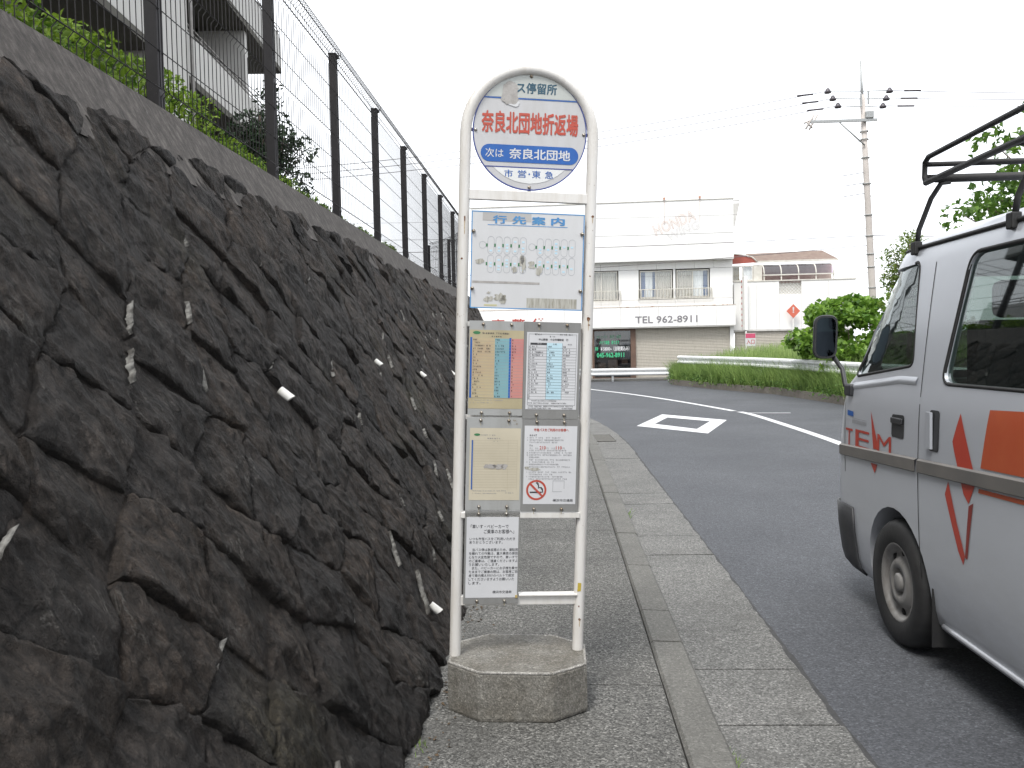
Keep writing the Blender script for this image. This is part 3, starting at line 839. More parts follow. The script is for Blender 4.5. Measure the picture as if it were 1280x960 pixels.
text_in('東', (0.012, 2.070, 0.045, 2.099), FY - 0.0008, M_BLUE, disc, bold=0.01)
text_in('急', (0.062, 2.070, 0.095, 2.099), FY - 0.0008, M_BLUE, disc, bold=0.01)
def blob(cx, cz, rx, rz_, y, mat, par, name, n=26, rough=0.25, sd=1):
    r = random.Random(sd); pts = []
    for k in range(n):
        a = 2 * math.pi * k / n; q = 1 + rough * (noise.noise(Vector((math.cos(a) * 1.7, math.sin(a) * 1.7, sd * 3.3))) + 0.6 * r.uniform(-0.5, 0.5))
        pts.append((cx + rx * q * math.cos(a), y, cz + rz_ * q * math.sin(a)))
    return MB().add(pts + [(cx, y, cz)], [(k, (k + 1) % n, n) for k in range(n)]).build(name, mat, par, fix=False)
blob(-0.081, 2.388, 0.034, 0.042, FY - 0.0014, M_GLUE, disc, 'torn_sticker', sd=4)
blob(-0.066, 2.352, 0.022, 0.015, FY - 0.0012, M_PLATE_L, disc, 'torn_sticker', sd=9)
# destination panel
Pz0, Pz1, Px = 1.564, 1.935, 0.2195
panel = MB().box(-Px, Px, -0.0045 - 0.022, -0.022, Pz0, Pz1, 0.001).build('destination_panel', M_PLATE_L, sign)
YP = -0.0265 - 0.0006
def rect(mb, x0, x1, z0, z1, y): return mb.add([(x0, y, z0), (x1, y, z0), (x1, y, z1), (x0, y, z1)], [(0, 1, 2, 3)])
bd = MB()
for (x0, x1, z0, z1) in ((-Px, Px, Pz1 - 0.004, Pz1), (-Px, Px, Pz0, Pz0 + 0.004), (-Px, -Px + 0.004, Pz0, Pz1), (Px - 0.004, Px, Pz0, Pz1)): rect(bd, x0, x1, z0, z1, YP)
bd.build('blue_border', M_SKYBLUE, panel)
rect(MB(), -0.177, 0.011, 1.899, 1.930, YP).build('faded_tape', plain('grey_tape', (0.43, 0.42, 0.41), (0.38, 0.37, 0.36), 0.7), panel)
for k, ch in enumerate('行先案内'):
    x = -0.138 + k * 0.0752
    text_in(ch, (x, 1.889, x + 0.054, 1.9205), YP - 0.0008, M_SKYBLUE, panel, bold=0.034)
rect(MB(), -0.157, 0.153, 1.8825, 1.885, YP).build('underline', M_SKYBLUE, panel)
def ring_outline(mb, cx, cz, hw, hh, w, y):
    n = 10; o = []; i_ = []
    for sgn, base in ((1, 0), (-1, math.pi)):
        for k in range(n + 1):
            a = base + math.pi * k / n
            o.append((cx + hw * math.cos(a), y, cz + sgn * (hh - hw) + hw * math.sin(a)))
            i_.append((cx + (hw - w) * math.cos(a), y, cz + sgn * (hh - hw) + (hw - w) * math.sin(a)))
    m = len(o); mb.add(o + i_, [(k, (k + 1) % m, (k + 1) % m + m, k + m) for k in range(m)])
M_PRINT = plain('faint_blue_print', (0.42, 0.60, 0.70), (0.52, 0.66, 0.73), 0.6)
for (cx0, zc, first, sgn) in ((-0.175, 1.806, True, 0), (0.016, 1.804, True, 1), (-0.175, 1.735, False, 2), (0.016, 1.733, False, 3)):
    ov = MB(); gr = MB(); pr = MB()
    if first: ring_outline(ov, cx0, zc, 0.0135, 0.0135, 0.0011, YP)
    for k in range(5):
        cx = cx0 + 0.032 + k * 0.0312
        ring_outline(ov, cx, zc, 0.0128, 0.034, 0.0011, YP)
        rect(MB(), cx - 0.0185, cx - 0.0130, zc - 0.006, zc + 0.006, YP - 0.0004).build('green_link', M_GREEN, panel)
        for q in range(4):
            if random.random() < 0.6: rect(pr, cx - 0.005, cx + 0.005, zc - 0.024 + q * 0.012, zc - 0.017 + q * 0.012, YP)
    stuff(ov.build('stop_outline', plain('thin_grey_line', (0.33, 0.35, 0.37), None, 0.6), panel, fix=False))
    stuff(pr.build('faded_stop_name', M_PRINT, panel, fix=False))
for (cx, cz, rx, rz_, sd) in ((-0.185, 1.744, 0.016, 0.010, 2), (-0.018, 1.742, 0.013, 0.028, 5), (-0.02, 1.752, 0.008, 0.018, 15), (0.016, 1.742, 0.013, 0.008, 3), (0.018, 1.727, 0.014, 0.005, 6), (0.046, 1.715, 0.014, 0.016, 7), (-0.05, 1.716, 0.010, 0.012, 8)):
    blob(cx, cz, rx, rz_, YP - 0.0007, M_STAIN if sd != 15 else M_GREYINK, panel, 'sticker_remnant', rough=0.5, sd=sd)
rect(MB(), -0.212, 0.049, 1.6605, 1.669, YP).build('grey_tape_strip', M_GLUE, panel)
rect(MB(), 0.0, 0.197, 1.571, 1.608, YP).build('scraped_label', M_STAIN, panel)
for (cx, cz, rx, rz_, sd) in ((-0.155, 1.600, 0.010, 0.011, 21), (-0.138, 1.603, 0.007, 0.012, 22), (-0.105, 1.608, 0.020, 0.016, 23), (-0.092, 1.598, 0.012, 0.018, 24), (-0.147, 1.625, 0.008, 0.004, 25)):
    blob(cx, cz, rx, rz_, YP - 0.0007, M_STAIN, panel, 'sticker_remnant', rough=0.6, sd=sd)
rect(MB(), -0.165, -0.115, 1.574, 1.580, YP).build('yellow_scrap', plain('yellow_scrap', (0.55, 0.52, 0.3), None, 0.7), panel)
for (x, z) in ((-0.211, 1.857), (-0.212, 1.640), (0.211, 1.860), (0.210, 1.640)):
    MB().lathe([(0.0, -0.038), (0.0045, -0.037), (0.0075, -0.032), (0.0075, -0.0266)], 10, 'y', (x, 0, z)).build('screw', M_SCREW, panel)

# framed sheets
def fr(x0, x1, z0, z1, mat, y, px0, px1, pz0, pz1, pmat, label):
    f = MB().box(x0, x1, y - 0.006, y, z0, z1, 0.003).build('notice_frame', mat, sign); f['label'] = label
    yp = y - 0.006 - 0.0007
    rect(MB(), px0, px1, pz0, pz1, yp).build('paper', pmat, f)
    return f, yp - 0.0006
def screws(f, xs, z, y):
    for x in xs:
        MB().lathe([(0.0, y - 0.014), (0.004, y - 0.0135), (0.0066, y - 0.010), (0.0066, y - 0.0065)], 10, 'y', (x, 0, z)).build('screw', M_SCREW, f)
        rect(MB(), x - 0.001, x + 0.001, z - 0.02, z - 0.008, y - 0.0066).build('rust_run', M_OLDPAPER, f)
def marks(mb, x0, x1, z, h, y, fill=0.8, cw=None):
    """a line of tiny print: one upright dash per character"""
    cw = cw or h * 0.95; x = x0
    while x + cw * 0.8 < x1:
        if random.random() < fill:
            k = random.choice((0, 1, 2)); w = cw * 0.74
            if k != 1: rect(mb, x, x + w, z + h * 0.72, z + h * 0.9, y)
            rect(mb, x + w * random.uniform(0.1, 0.3), x + w * random.uniform(0.45, 0.6), z + h * 0.05, z + h * 0.95, y - 0.00003)
            if k != 0: rect(mb, x, x + w, z + h * 0.3, z + h * 0.46, y - 0.00006)
            if k == 2: rect(mb, x + w * 0.7, x + w, z, z + h * 0.6, y - 0.00009)
        x += cw
    return mb
YF = -0.020
# upper left: old four-colour timetable
f, y = fr(-0.219, -0.006, 1.150, 1.516, M_ALU, YF, -0.2175, -0.0065, 1.176, 1.481, M_OLDPAPER, 'faded coloured timetable in a grey frame')
for (x0, x1, m) in ((-0.2135, -0.119, M_TAN), (-0.119, -0.063, M_TEAL), (-0.057, -0.0068, M_PINK)):
    rect(MB(), x0, x1, 1.218, 1.449, y).build('printed_column', m, f)
for (x0, x1) in ((-0.2145, -0.207), (-0.063, -0.0555)): rect(MB(), x0, x1, 1.218, 1.452, y - 0.0003).build('blue_hour_column', M_BLUE, f)
ln = MB(); ink = MB()
for k in range(20):
    z = 1.218 + 0.231 * k / 20
    rect(ln, -0.207, -0.0068, z, z + 0.0007, y - 0.0004)
    for (xa, xm) in ((-0.203, 0.08), (-0.117, 0.05), (-0.052, 0.024)):
        L = xm * (0.85 if k in (17, 16, 15) else random.uniform(0.2, 0.5))
        marks(ink, xa, xa + L, z + 0.003, 0.006, y - 0.0007, 0.72)
stuff(ln.build('rule_lines', M_GREYINK, f, fix=False)); stuff(ink.build('printed_times', M_INK, f, fix=False))
ov = MB(); ov.lathe([(0.0, 0), (1.0, 0)], 20, 'y'); ov.v = [(-0.190 + 0.0145 * a, y, 1.470 + 0.0062 * c_) for (a, b_, c_) in ov.v]; ov.build('green_emblem', M_GREEN, f, fix=False)
hd = marks(MB(), -0.168, -0.06, 1.465, 0.007, y, 0.9); marks(hd, -0.14, -0.07, 1.4535, 0.005, y, 0.8, 0.008); stuff(hd.build('printed_heading', M_INK, f, fix=False))
ft = marks(MB(), -0.21, -0.08, 1.207, 0.004, y, 0.8); marks(ft, -0.21, -0.12, 1.197, 0.004, y, 0.7); stuff(ft.build('printed_footer', M_GREYINK, f, fix=False))
screws(f, (-0.165, -0.055), 1.503, YF); screws(f, (-0.165, -0.055), 1.160, YF)
# upper right: white timetable
f, y = fr(-0.0055, 0.2175, 1.1385, 1.517, M_ALU_D, YF - 0.002, 0.0055, 0.207, 1.176, 1.477, M_PAPER, 'white timetable with a pale blue middle column')
rect(MB(), 0.084, 0.1455, 1.215, 1.436, y).build('blue_column', M_PALEBLUE, f)
rect(MB(), 0.020, 0.084, 1.428, 1.436, y).build('black_heading_bar', M_INK, f)
bx = MB()
for (x0, x1, z0, z1) in ((0.0125, 0.2015, 1.4695, 1.4705), (0.0125, 0.2015, 1.1925, 1.1935), (0.0125, 0.0135, 1.193, 1.470), (0.2005, 0.2015, 1.193, 1.470), (0.0195, 0.0203, 1.215, 1.436), (0.0835, 0.0843, 1.215, 1.436), (0.1453, 0.1461, 1.215, 1.436)):
    rect(bx, x0, x1, z0, z1, y - 0.0002)
ink = MB()
for k in range(19):
    z = 1.215 + 0.212 * k / 19
    rect(bx, 0.0135, 0.2005, z, z + 0.0008, y - 0.0004)
    marks(ink, 0.0142, 0.019, z + 0.003, 0.005, y - 0.0006, 1)
    for (xa, xm) in ((0.026, 0.05), (0.088, 0.03), (0.149, 0.03)):
        if k > 1: marks(ink, xa, xa + (xm if k in (15, 16) else random.uniform(0.012, 0.03)), z + 0.003, 0.006, y - 0.0006, 0.85)
stuff(bx.build('rule_lines', M_INK, f, fix=False)); stuff(ink.build('printed_times', M_INK, f, fix=False))
text_in('中山駅前　十日市場駅前　行', (0.052, 1.445, 0.168, 1.4535), y - 0.0004, M_INK, f, bold=0.02)
text_in('平日', (0.046, 1.430, 0.062, 1.4345), y - 0.0006, M_PAPER, f); text_in('土曜', (0.107, 1.4285, 0.123, 1.4345), y - 0.0006, M_INK, f); text_in('休日', (0.166, 1.4285, 0.182, 1.4345), y - 0.0006, M_INK, f)
hd = marks(MB(), 0.03, 0.068, 1.4665, 0.006, y - 0.0006); marks(hd, 0.135, 0.195, 1.4665, 0.006, y - 0.0006); marks(hd, 0.095, 0.12, 1.458, 0.006, y)
for (x0, x1, z) in ((0.028, 0.13, 1.2075), (0.015, 0.17, 1.1985), (0.015, 0.195, 1.1862), (0.015, 0.11, 1.1785), (0.15, 0.195, 1.1785)): marks(hd, x0, x1, z, 0.0046, y - 0.0006, 0.92)
stuff(hd.build('printed_text', M_INK, f, fix=False))
screws(f, (0.052, 0.162), 1.506, YF - 0.002); screws(f, (0.05, 0.160), 1.154, YF - 0.002)
# middle left: blank cream timetable
f, y = fr(-0.221, -0.003, 0.776, 1.1415, M_ALU, YF, -0.208, -0.009, 0.816, 1.1, M_CREAMPAPER, 'nearly empty cream timetable in a grey frame')
ln = MB()
for k in range(19): rect(ln, -0.198, -0.022, 0.866 + 0.185 * k / 18, 0.8667 + 0.185 * k / 18, y)
for x in (-0.194, -0.058, -0.022): rect(ln, x, x + 0.0007, 0.855, 1.053, y - 0.0001)
stuff(ln.build('rule_lines', plain('brown_line', (0.42, 0.36, 0.26), None, 0.6), f, fix=False))
rect(MB(), -0.2005, -0.1955, 0.858, 1.053, y).build('blue_hour_column', M_BLUE, f)
ov = MB(); ov.lathe([(0.0, 0), (1.0, 0)], 20, 'y'); ov.v = [(-0.180 + 0.012 * a, y, 1.074 + 0.005 * c_) for (a, b_, c_) in ov.v]; ov.build('green_emblem', M_GREEN, f, fix=False)
hd = marks(MB(), -0.165, -0.105, 1.070, 0.005, y); marks(hd, -0.14, -0.075, 1.057, 0.005, y, 0.8, 0.009); marks(hd, -0.115, -0.095, 1.046, 0.005, y)
marks(hd, -0.195, -0.06, 0.851, 0.004, y); marks(hd, -0.195, -0.10, 0.841, 0.004, y); marks(hd, -0.065, -0.03, 0.843, 0.004, y); stuff(hd.build('printed_text', M_GREYINK, f, fix=False))
for (cx, rx, sd) in ((-0.125, 0.024, 31), (-0.092, 0.022, 32), (-0.07, 0.012, 34)): blob(cx, 0.949, rx, 0.0095, y - 0.0005, M_GLUE, f, 'torn_patch', rough=0.5, sd=sd)
screws(f, (-0.167, -0.057), 1.130, YF); screws(f, (-0.167, -0.057), 0.790, YF)
# middle right: fare notice
f, y = fr(-0.0025, 0.2235, 0.7695, 1.1365, M_ALU_D, YF - 0.002, 0.0055, 0.2145, 0.801, 1.1115, M_PAPER, 'white fare notice with a red no smoking sign')
text_in('市営バスをご利用のお客様へ', (0.042, 1.089, 0.180, 1.1015), y, M_RED, f, bold=0.03)
ink = MB(); gk = MB()
marks(ink, 0.026, 0.058, 1.070, 0.008, y, 1); marks(ink, 0.026, 0.042, 1.029, 0.008, y, 1)
for (z, L) in ((1.061, 0.125), (1.052, 0.137), (1.043, 0.12), (1.011, 0.15), (1.002, 0.175), (0.993, 0.175), (0.984, 0.05), (0.974, 0.165), (0.965, 0.10), (0.956, 0.12), (0.946, 0.165), (0.925, 0.17), (0.916, 0.10), (0.907, 0.14), (0.898, 0.155)):
    marks(gk, 0.026, 0.026 + L, z, 0.0062, y, 0.88)
    marks(gk, 0.016, 0.021, z, 0.0055, y, 0.5)
text_in('均一　大人', (0.026, 1.019, 0.062, 1.0265), y, M_GREYINK, f); text_in('210', (0.066, 1.018, 0.091, 1.0315), y, M_RED, f, bold=0.02)
text_in('円　小児', (0.094, 1.019, 0.129, 1.0265), y, M_GREYINK, f); text_in('110', (0.131, 1.018, 0.155, 1.0315), y, M_RED, f, bold=0.02); text_in('円', (0.158, 1.019, 0.166, 1.0265), y, M_GREYINK, f)
stuff(ink.build('printed_heading', M_INK, f, fix=False)); stuff(gk.build('printed_text', M_GREYINK, f, fix=False))
blob(0.018, 0.945, 0.009, 0.006, y - 0.0005, M_STAIN, f, 'scuff', rough=0.5, sd=41); blob(0.048, 0.940, 0.026, 0.006, y - 0.0005, M_STAIN, f, 'scuff', rough=0.5, sd=42)
cx, cz = 0.0575, 0.857
MB().lathe([(0.0325, 0), (0.0405, 0)], 40, 'y', (cx, y, cz)).build('no_smoking_ring', M_RED, f, fix=False)
rect(MB(), cx - 0.026, cx + 0.022, cz - 0.012, cz - 0.006, y).build('cigarette', M_INK, f)
sw = MB(); pts = []
for k in range(14):
    t = k / 13.0; pts.append((cx + 0.0 + 0.024 * t + 0.004 * math.sin(t * 9), cz + 0.024 - 0.028 * t + 0.006 * math.cos(t * 9)))
for k in range(13):
    (xa, za), (xb, zb) = pts[k], pts[k + 1]; rect(sw, min(xa, xb) - 0.0015, max(xa, xb) + 0.0015, min(za, zb) - 0.001, max(za, zb) + 0.001, y - 0.00005 * k)
stuff(sw.build('smoke_curl', M_INK, f, fix=False))
sl = MB(); q = 0.0255; w_ = 0.0028
sl.add([(cx - q - w_, y - 0.0009, cz + q - w_), (cx - q + w_, y - 0.0009, cz + q + w_), (cx + q + w_, y - 0.0009, cz - q + w_), (cx + q - w_, y - 0.0009, cz - q - w_)], [(0, 1, 2, 3)]); sl.build('no_smoking_bar', M_RED, f)
qb = MB()
for (x0, x1, z0, z1) in ((0.122, 0.169, 0.893, 0.895), (0.122, 0.160, 0.850, 0.852), (0.122, 0.124, 0.850, 0.895), (0.167, 0.169, 0.862, 0.895)): rect(qb, x0, x1, z0, z1, y)
stuff(qb.build('grey_square_outline', plain('mid_grey_ink', (0.4, 0.41, 0.42), None, 0.6), f, fix=False))
text_in('横浜市交通局', (0.124, 0.8105, 0.204, 0.8215), y, M_INK, f, bold=0.008)
screws(f, (0.053, 0.162), 1.126, YF - 0.002); screws(f, (0.05, 0.16), 0.781, YF - 0.002)
# lower left: wheelchair notice
f, y = fr(-0.221, -0.0035, 0.4015, 0.7725, M_ALU_D, YF, -0.2135, -0.0085, 0.4265, 0.7495, M_PAPER, 'white text notice, lowest sheet on the sign')
text_in('「車いす・ベビーカーで', (-0.197, 0.7035, -0.048, 0.7195), y, M_INK, f, bold=0.008)
text_in('ご乗車のお客様へ」', (-0.145, 0.683, -0.026, 0.700), y, M_INK, f, bold=0.008)
body = ['いつも市営バスをご利用いただき', 'ありがとうございます。', '', '　当バス停は急坂路のため、運転席', 'を離れての作業は、重大事故の原因', 'となり大変危険ですので、車いすで', 'のご乗車は、ご遠慮くださいますよ', 'うお願いいたします。', '　また、ベビーカーにお子様を乗せ', 'たままでご乗車の際は、お客様ご自', '身で車内備え付けのベルトで固定', 'してくださいますようお願いいた', 'します。']
zz = [0.6565, 0.643, 0.63, 0.613, 0.5985, 0.5835, 0.5685, 0.554, 0.5395, 0.525, 0.510, 0.495, 0.480]
for t, z in zip(body, zz):
    st = t.strip('　')
    if not st: continue
    ind = 0.0125 if t.startswith('　') else 0.0
    full = 0.0119 * len(st) + (0.0014 if len(st) > 14 else 0)
    text_in(st, (-0.2015 + ind, z, -0.2015 + ind + full, z + 0.0118), y, M_INK, f, bold=0.004)
text_in('横浜市交通局', (-0.106, 0.4435, -0.031, 0.455), y, M_INK, f, bold=0.008)
screws(f, (-0.167, -0.058), 0.762, YF); screws(f, (-0.167, -0.058), 0.4135, YF)
MB().box(-0.0155, -0.0065, YF - 0.009, YF - 0.0062, 0.425, 0.436).build('yellow_clip', plain('yellow_clip', (0.45, 0.33, 0.12), None, 0.6), f)
# ================================================================== silver van
VX, VY = 2.52, 4.24                                   # middle of the van, its front axle
van = thing('van', 'silver delivery van with orange red stripes and a black roof rack', 'van', (VX, VY, RZ))
def make_silver():
    m, nt, b, out = _new('silver_car_paint')
    co = n_co(nt)
    c = n_ramp(nt, n_noise(nt, co, 1.4, 5.0), [(0.3, (0.51, 0.535, 0.585)), (0.7, (0.55, 0.575, 0.625))])
    cs = n_co(nt, (3, 3, 9)); dz = nt.nodes.new('ShaderNodeSeparateXYZ'); nt.links.new(co, dz.inputs[0])
    road = n_ramp(nt, dz.outputs[2], [(0.25, 0.55), (0.75, 0.0)])          # road film on the lower flanks
    c = n_mix(nt, n_mix(nt, 1.0, road, n_noise(nt, cs, 2.0, 5.0), 'MULTIPLY'), c, (0.17, 0.16, 0.145))
    nt.links.new(c, b.inputs['Base Color']); b.inputs['Metallic'].default_value = 0.3
    b.inputs['Roughness'].default_value = 0.36; b.inputs['Coat Weight'].default_value = 0.35; b.inputs['Coat Roughness'].default_value = 0.12
    return m
M_SILVER = make_silver()
M_RUBBER = plain('black_rubber', (0.012, 0.012, 0.013), (0.02, 0.02, 0.02), 0.65, 20.0, bump=0.2)
M_DPLAST = plain('dark_plastic', (0.022, 0.023, 0.026), (0.032, 0.033, 0.036), 0.5, 8.0)
M_VGLASS = glass('van_glass', (0.30, 0.36, 0.33), 0.25)
M_CAB = plain('cab_lining', (0.05, 0.05, 0.05), (0.07, 0.07, 0.07), 0.8)
M_SEAT = plain('seat_cloth', (0.045, 0.05, 0.06), (0.06, 0.065, 0.075), 0.9)
M_TRIM = plain('grey_trim', (0.155, 0.145, 0.135), (0.12, 0.115, 0.11), 0.55)
M_STEEL = weathered('wheel_steel', (0.19, 0.185, 0.18), (0.07, 0.06, 0.05), None, 0.4, 0.8)
M_DECALR = plain('red_decal', (0.40, 0.04, 0.022), (0.44, 0.055, 0.03), 0.4)
M_DECALO = plain('orange_decal', (0.42, 0.075, 0.025), (0.46, 0.10, 0.035), 0.4)
M_CHROME = plain('bright_metal', (0.5, 0.5, 0.52), (0.45, 0.45, 0.46), 0.2, metal=0.9)
# level: height, half width, nose, tail, corner radius
LV = [(0.200, 0.770, 0.895, -3.660, 0.170), (0.240, 0.800, 0.935, -3.700, 0.190), (0.300, 0.815, 0.960, -3.720, 0.210), (0.450, 0.832, 0.980, -3.740, 0.220), (0.580, 0.840, 0.980, -3.740, 0.220), (0.620, 0.842, 0.975, -3.730, 0.220),
      (0.750, 0.846, 0.965, -3.720, 0.220), (0.900, 0.848, 0.950, -3.710, 0.220), (1.050, 0.846, 0.930, -3.700, 0.220), (1.180, 0.842, 0.900, -3.690, 0.220), (1.260, 0.836, 0.865, -3.680, 0.220),
      (1.300, 0.829, 0.835, -3.680, 0.220), (1.360, 0.822, 0.765, -3.675, 0.260), (1.507, 0.803, 0.685, -3.660, 0.280), (1.664, 0.781, 0.595, -3.640, 0.300), (1.822, 0.757, 0.505, -3.620, 0.310), (1.916, 0.742, 0.450, -3.600, 0.320),
      (1.974, 0.730, 0.410, -3.590, 0.330), (2.006, 0.715, 0.370, -3.570, 0.340), (2.032, 0.690, 0.320, -3.550, 0.360), (2.058, 0.640, 0.220, -3.500, 0.380), (2.084, 0.540, 0.050, -3.380, 0.380), (2.101, 0.400, -0.200, -3.150, 0.340), (2.110, 0.220, -0.600, -2.800, 0.200)]
def outline(w, yf, yr, r, nc=7, ns=20, nf=7):
    pts = []
    def arc(cx, cy, a0):
        for k in range(nc): 
            a = a0 + (math.pi / 2) * k / (nc - 1); pts.append((cx + r * math.cos(a), cy + r * math.sin(a)))
    def lin(p, q, n):
        for k in range(1, n): t = k / n; pts.append((p[0] + (q[0] - p[0]) * t, p[1] + (q[1] - p[1]) * t))
    arc(w - r, yf - r, 0.0); lin((w - r, yf), (-w + r, yf), nf)
    arc(-w + r, yf - r, math.pi / 2); lin((-w, yf - r), (-w, yr + r), ns)
    arc(-w + r, yr + r, math.pi); lin((-w + r, yr), (w - r, yr), nf)
    arc(w - r, yr + r, 1.5 * math.pi); lin((w, yr + r), (w, yf - r), ns)
    # slightly bowed front
    return [(x, y + (0.05 * (1 - (x / w) ** 2) if y > yf - 0.001 else 0.0)) for x, y in pts]
def loft(levels, inset=0.0):
    mb = MB(); rings = []
    for (z, w, yf, yr, r) in levels:
        pts = outline(w - inset, yf - inset, yr + inset, max(0.05, r - inset * 0.5)); rings.append(pts)
        mb.v += [(x, y, z) for x, y in pts]
    n = len(rings[0])
    for i in range(len(levels) - 1):
        for k in range(n):
            a, b = i * n + k, i * n + (k + 1) % n
            mb.f.append((a, b, b + n, a + n)); mb.smooth.append(True)
    mb.f.append(tuple(range(n))[::-1]); mb.smooth.append(True)
    t = (len(levels) - 1) * n; mb.f.append(tuple(t + k for k in range(n))); mb.smooth.append(True)
    return mb
def wz(z):
    for a, b in zip(LV, LV[1:]):
        if a[0] <= z <= b[0]:
            t = (z - a[0]) / (b[0] - a[0]); return a[1] + (b[1] - a[1]) * t
    return LV[-1][1]
def side_x(y, z, out=0.0):
    """left flank at length y and height z"""
    for a, b in zip(LV, LV[1:]):
        if a[0] <= z <= b[0]:
            t = (z - a[0]) / (b[0] - a[0]); w, yf, r = [a[i] + (b[i] - a[i]) * t for i in (1, 2, 4)]
            break
    else: w, yf, r = LV[-1][1], LV[-1][2], LV[-1][4]
    x = w
    if y > yf - r: x = w - r + math.sqrt(max(0, r * r - (y - (yf - r)) ** 2))
    return -(x + out)
def rounded(poly, r, n=5):
    out = []
    m = len(poly)
    for i in range(m):
        p = Vector(poly[i]).to_2d() if len(poly[i]) == 3 else Vector(poly[i]); a = Vector(poly[i - 1]); b = Vector(poly[(i + 1) % m])
        da = (a - p); db = (b - p); ra = min(r, da.length * 0.45, db.length * 0.45)
        s_, e_ = p + da.normalized() * ra, p + db.normalized() * ra
        for k in range(n + 1):
            t = k / n; out.append(tuple((1 - t) ** 2 * s_ + 2 * t * (1 - t) * p + t * t * e_))
    return out
WIN = [[(0.575, 1.345), (0.385, 1.90), (-0.065, 1.915), (-0.155, 1.42)],
       [(-0.48, 1.345), (-0.585, 1.90), (-1.62, 1.90), (-1.62, 1.345)],
       [(-1.76, 1.345), (-1.76, 1.90), (-3.35, 1.90), (-3.40, 1.345)]]
RADW = [0.05, 0.075, 0.075]
def tmp(mb): 
    o = mb.build('cutter', M_RUBBER, van); return o
shell = loft(LV).build('body', M_SILVER, van)
inner_lv = [(max(z, 0.78) if i else 0.78, w, yf, yr, r) for i, (z, w, yf, yr, r) in enumerate(LV) if z > 0.74]
inner_lv = [(z - 0.03 if z > 1.9 else z, w, yf, yr, r) for (z, w, yf, yr, r) in inner_lv][:-3]
cutters = [tmp(loft(inner_lv, 0.035))]
for p, r_ in zip(WIN, RADW): cutters.append(tmp(MB().prism(rounded(p, r_), 'x', -1.3, 1.3)))
cutters.append(tmp(MB().prism(rounded([(-0.66, 1.36), (0.66, 1.36), (0.56, 1.885), (-0.56, 1.885)], 0.09), 'y', 0.40, 1.5)))
cutters.append(tmp(MB().prism(rounded([(-0.64, 1.36), (0.64, 1.36), (0.58, 1.84), (-0.58, 1.84)], 0.08), 'y', -4.2, -3.3)))
for ya in (0.0, -2.415): cutters.append(tmp(MB().lathe([(0.0, -1.2), (0.375, -1.2), (0.375, 1.2), (0.0, 1.2)], 32, 'x', (0, ya, 0.32))))
for ci, c in enumerate(cutters):
    md = shell.modifiers.new('cut', 'BOOLEAN'); md.operation = 'DIFFERENCE'; md.object = c; md.solver = 'EXACT'
bpy.context.view_layer.update()
dg = bpy.context.evaluated_depsgraph_get()
nm = bpy.data.meshes.new_from_object(shell.evaluated_get(dg))
shell.modifiers.clear(); shell.data = nm; nm.name = 'body'
nm.set_sharp_from_angle(angle=rad(30))
nm.materials.clear(); nm.materials.append(M_SILVER)
for c in cutters: bpy.data.objects.remove(c)
# panes
def flank_patch(poly, out, nz=10, side=-1):
    """sheet that follows the flank over the polygon (y, z)"""
    bm = bmesh.new()
    vs = [bm.verts.new((0, p[0], p[1])) for p in poly]
    bm.faces.new(vs)
    z0, z1 = min(p[1] for p in poly), max(p[1] for p in poly)
    for k in range(1, nz):
        z = z0 + (z1 - z0) * k / nz
        bmesh.ops.bisect_plane(bm, geom=list(bm.verts) + list(bm.edges) + list(bm.faces), plane_co=(0, 0, z), plane_no=(0, 0, 1))
    y0, y1 = min(p[0] for p in poly), max(p[0] for p in poly)
    ny = max(1, int((y1 - y0) / 0.12)) if y1 > 0.4 else max(1, int((y1 - y0) / 0.6))
    for k in range(1, ny):
        y = y0 + (y1 - y0) * k / ny
        bmesh.ops.bisect_plane(bm, geom=list(bm.verts) + list(bm.edges) + list(bm.faces), plane_co=(0, y, 0), plane_no=(0, 1, 0))
    for v in bm.verts:
        x = side_x(v.co.y, v.co.z, out); v.co.x = x if side < 0 else -x
    mb = MB().bm(bm, True); bm.free()
    return mb
def grow(poly, d):
    c = Vector((sum(p[0] for p in poly) / len(poly), sum(p[1] for p in poly) / len(poly)))
    out = []
    for p in poly:
        q = Vector(p) - c; out.append((p[0] + math.copysign(d, q.x), p[1] + math.copysign(d, q.y)))
    return out
for side in (-1, 1):
    for p, r_ in zip(WIN, RADW):
        o = flank_patch(rounded(grow(p, 0.006), r_), -0.014, side=side).build('side_window', M_VGLASS, van, fix=False)
        a = rounded(grow(p, -0.006), r_ * 0.95); pts = []
        for q in a + [a[0]]:
            x = side_x(q[0], q[1], -0.004); pts.append((x if side < 0 else -x, q[0], q[1]))
        MB().tube(pts, 0.009, 6, caps=False).build('window_seal', M_RUBBER, o, fix=False)
def yfront(x, z):
    for a, b in zip(LV, LV[1:]):
        if a[0] <= z <= b[0]:
            t = (z - a[0]) / (b[0] - a[0]); w, yf = [a[i] + (b[i] - a[i]) * t for i in (1, 2)]
            return yf + 0.05 * (1 - (x / w) ** 2)
mb = MB(); nx, nz = 12, 6; vs = []
for k in range(nz + 1):
    z = 1.35 + 0.545 * k / nz
    for i in range(nx + 1):
        x = (-0.67 + 0.10 * k / nz) * (1 - 2 * i / nx); vs.append((x, yfront(x, z) - 0.018, z))
mb.add(vs, [(k * (nx + 1) + i, k * (nx + 1) + i + 1, (k + 1) * (nx + 1) + i + 1, (k + 1) * (nx + 1) + i) for k in range(nz) for i in range(nx)], True).build('windscreen', M_VGLASS, van, fix=False)
MB().add([(-0.65, -3.655, 1.35), (0.65, -3.655, 1.35), (0.59, -3.60, 1.85), (-0.59, -3.60, 1.85)], [(0, 1, 2, 3)]).build('rear_window', M_VGLASS, van)
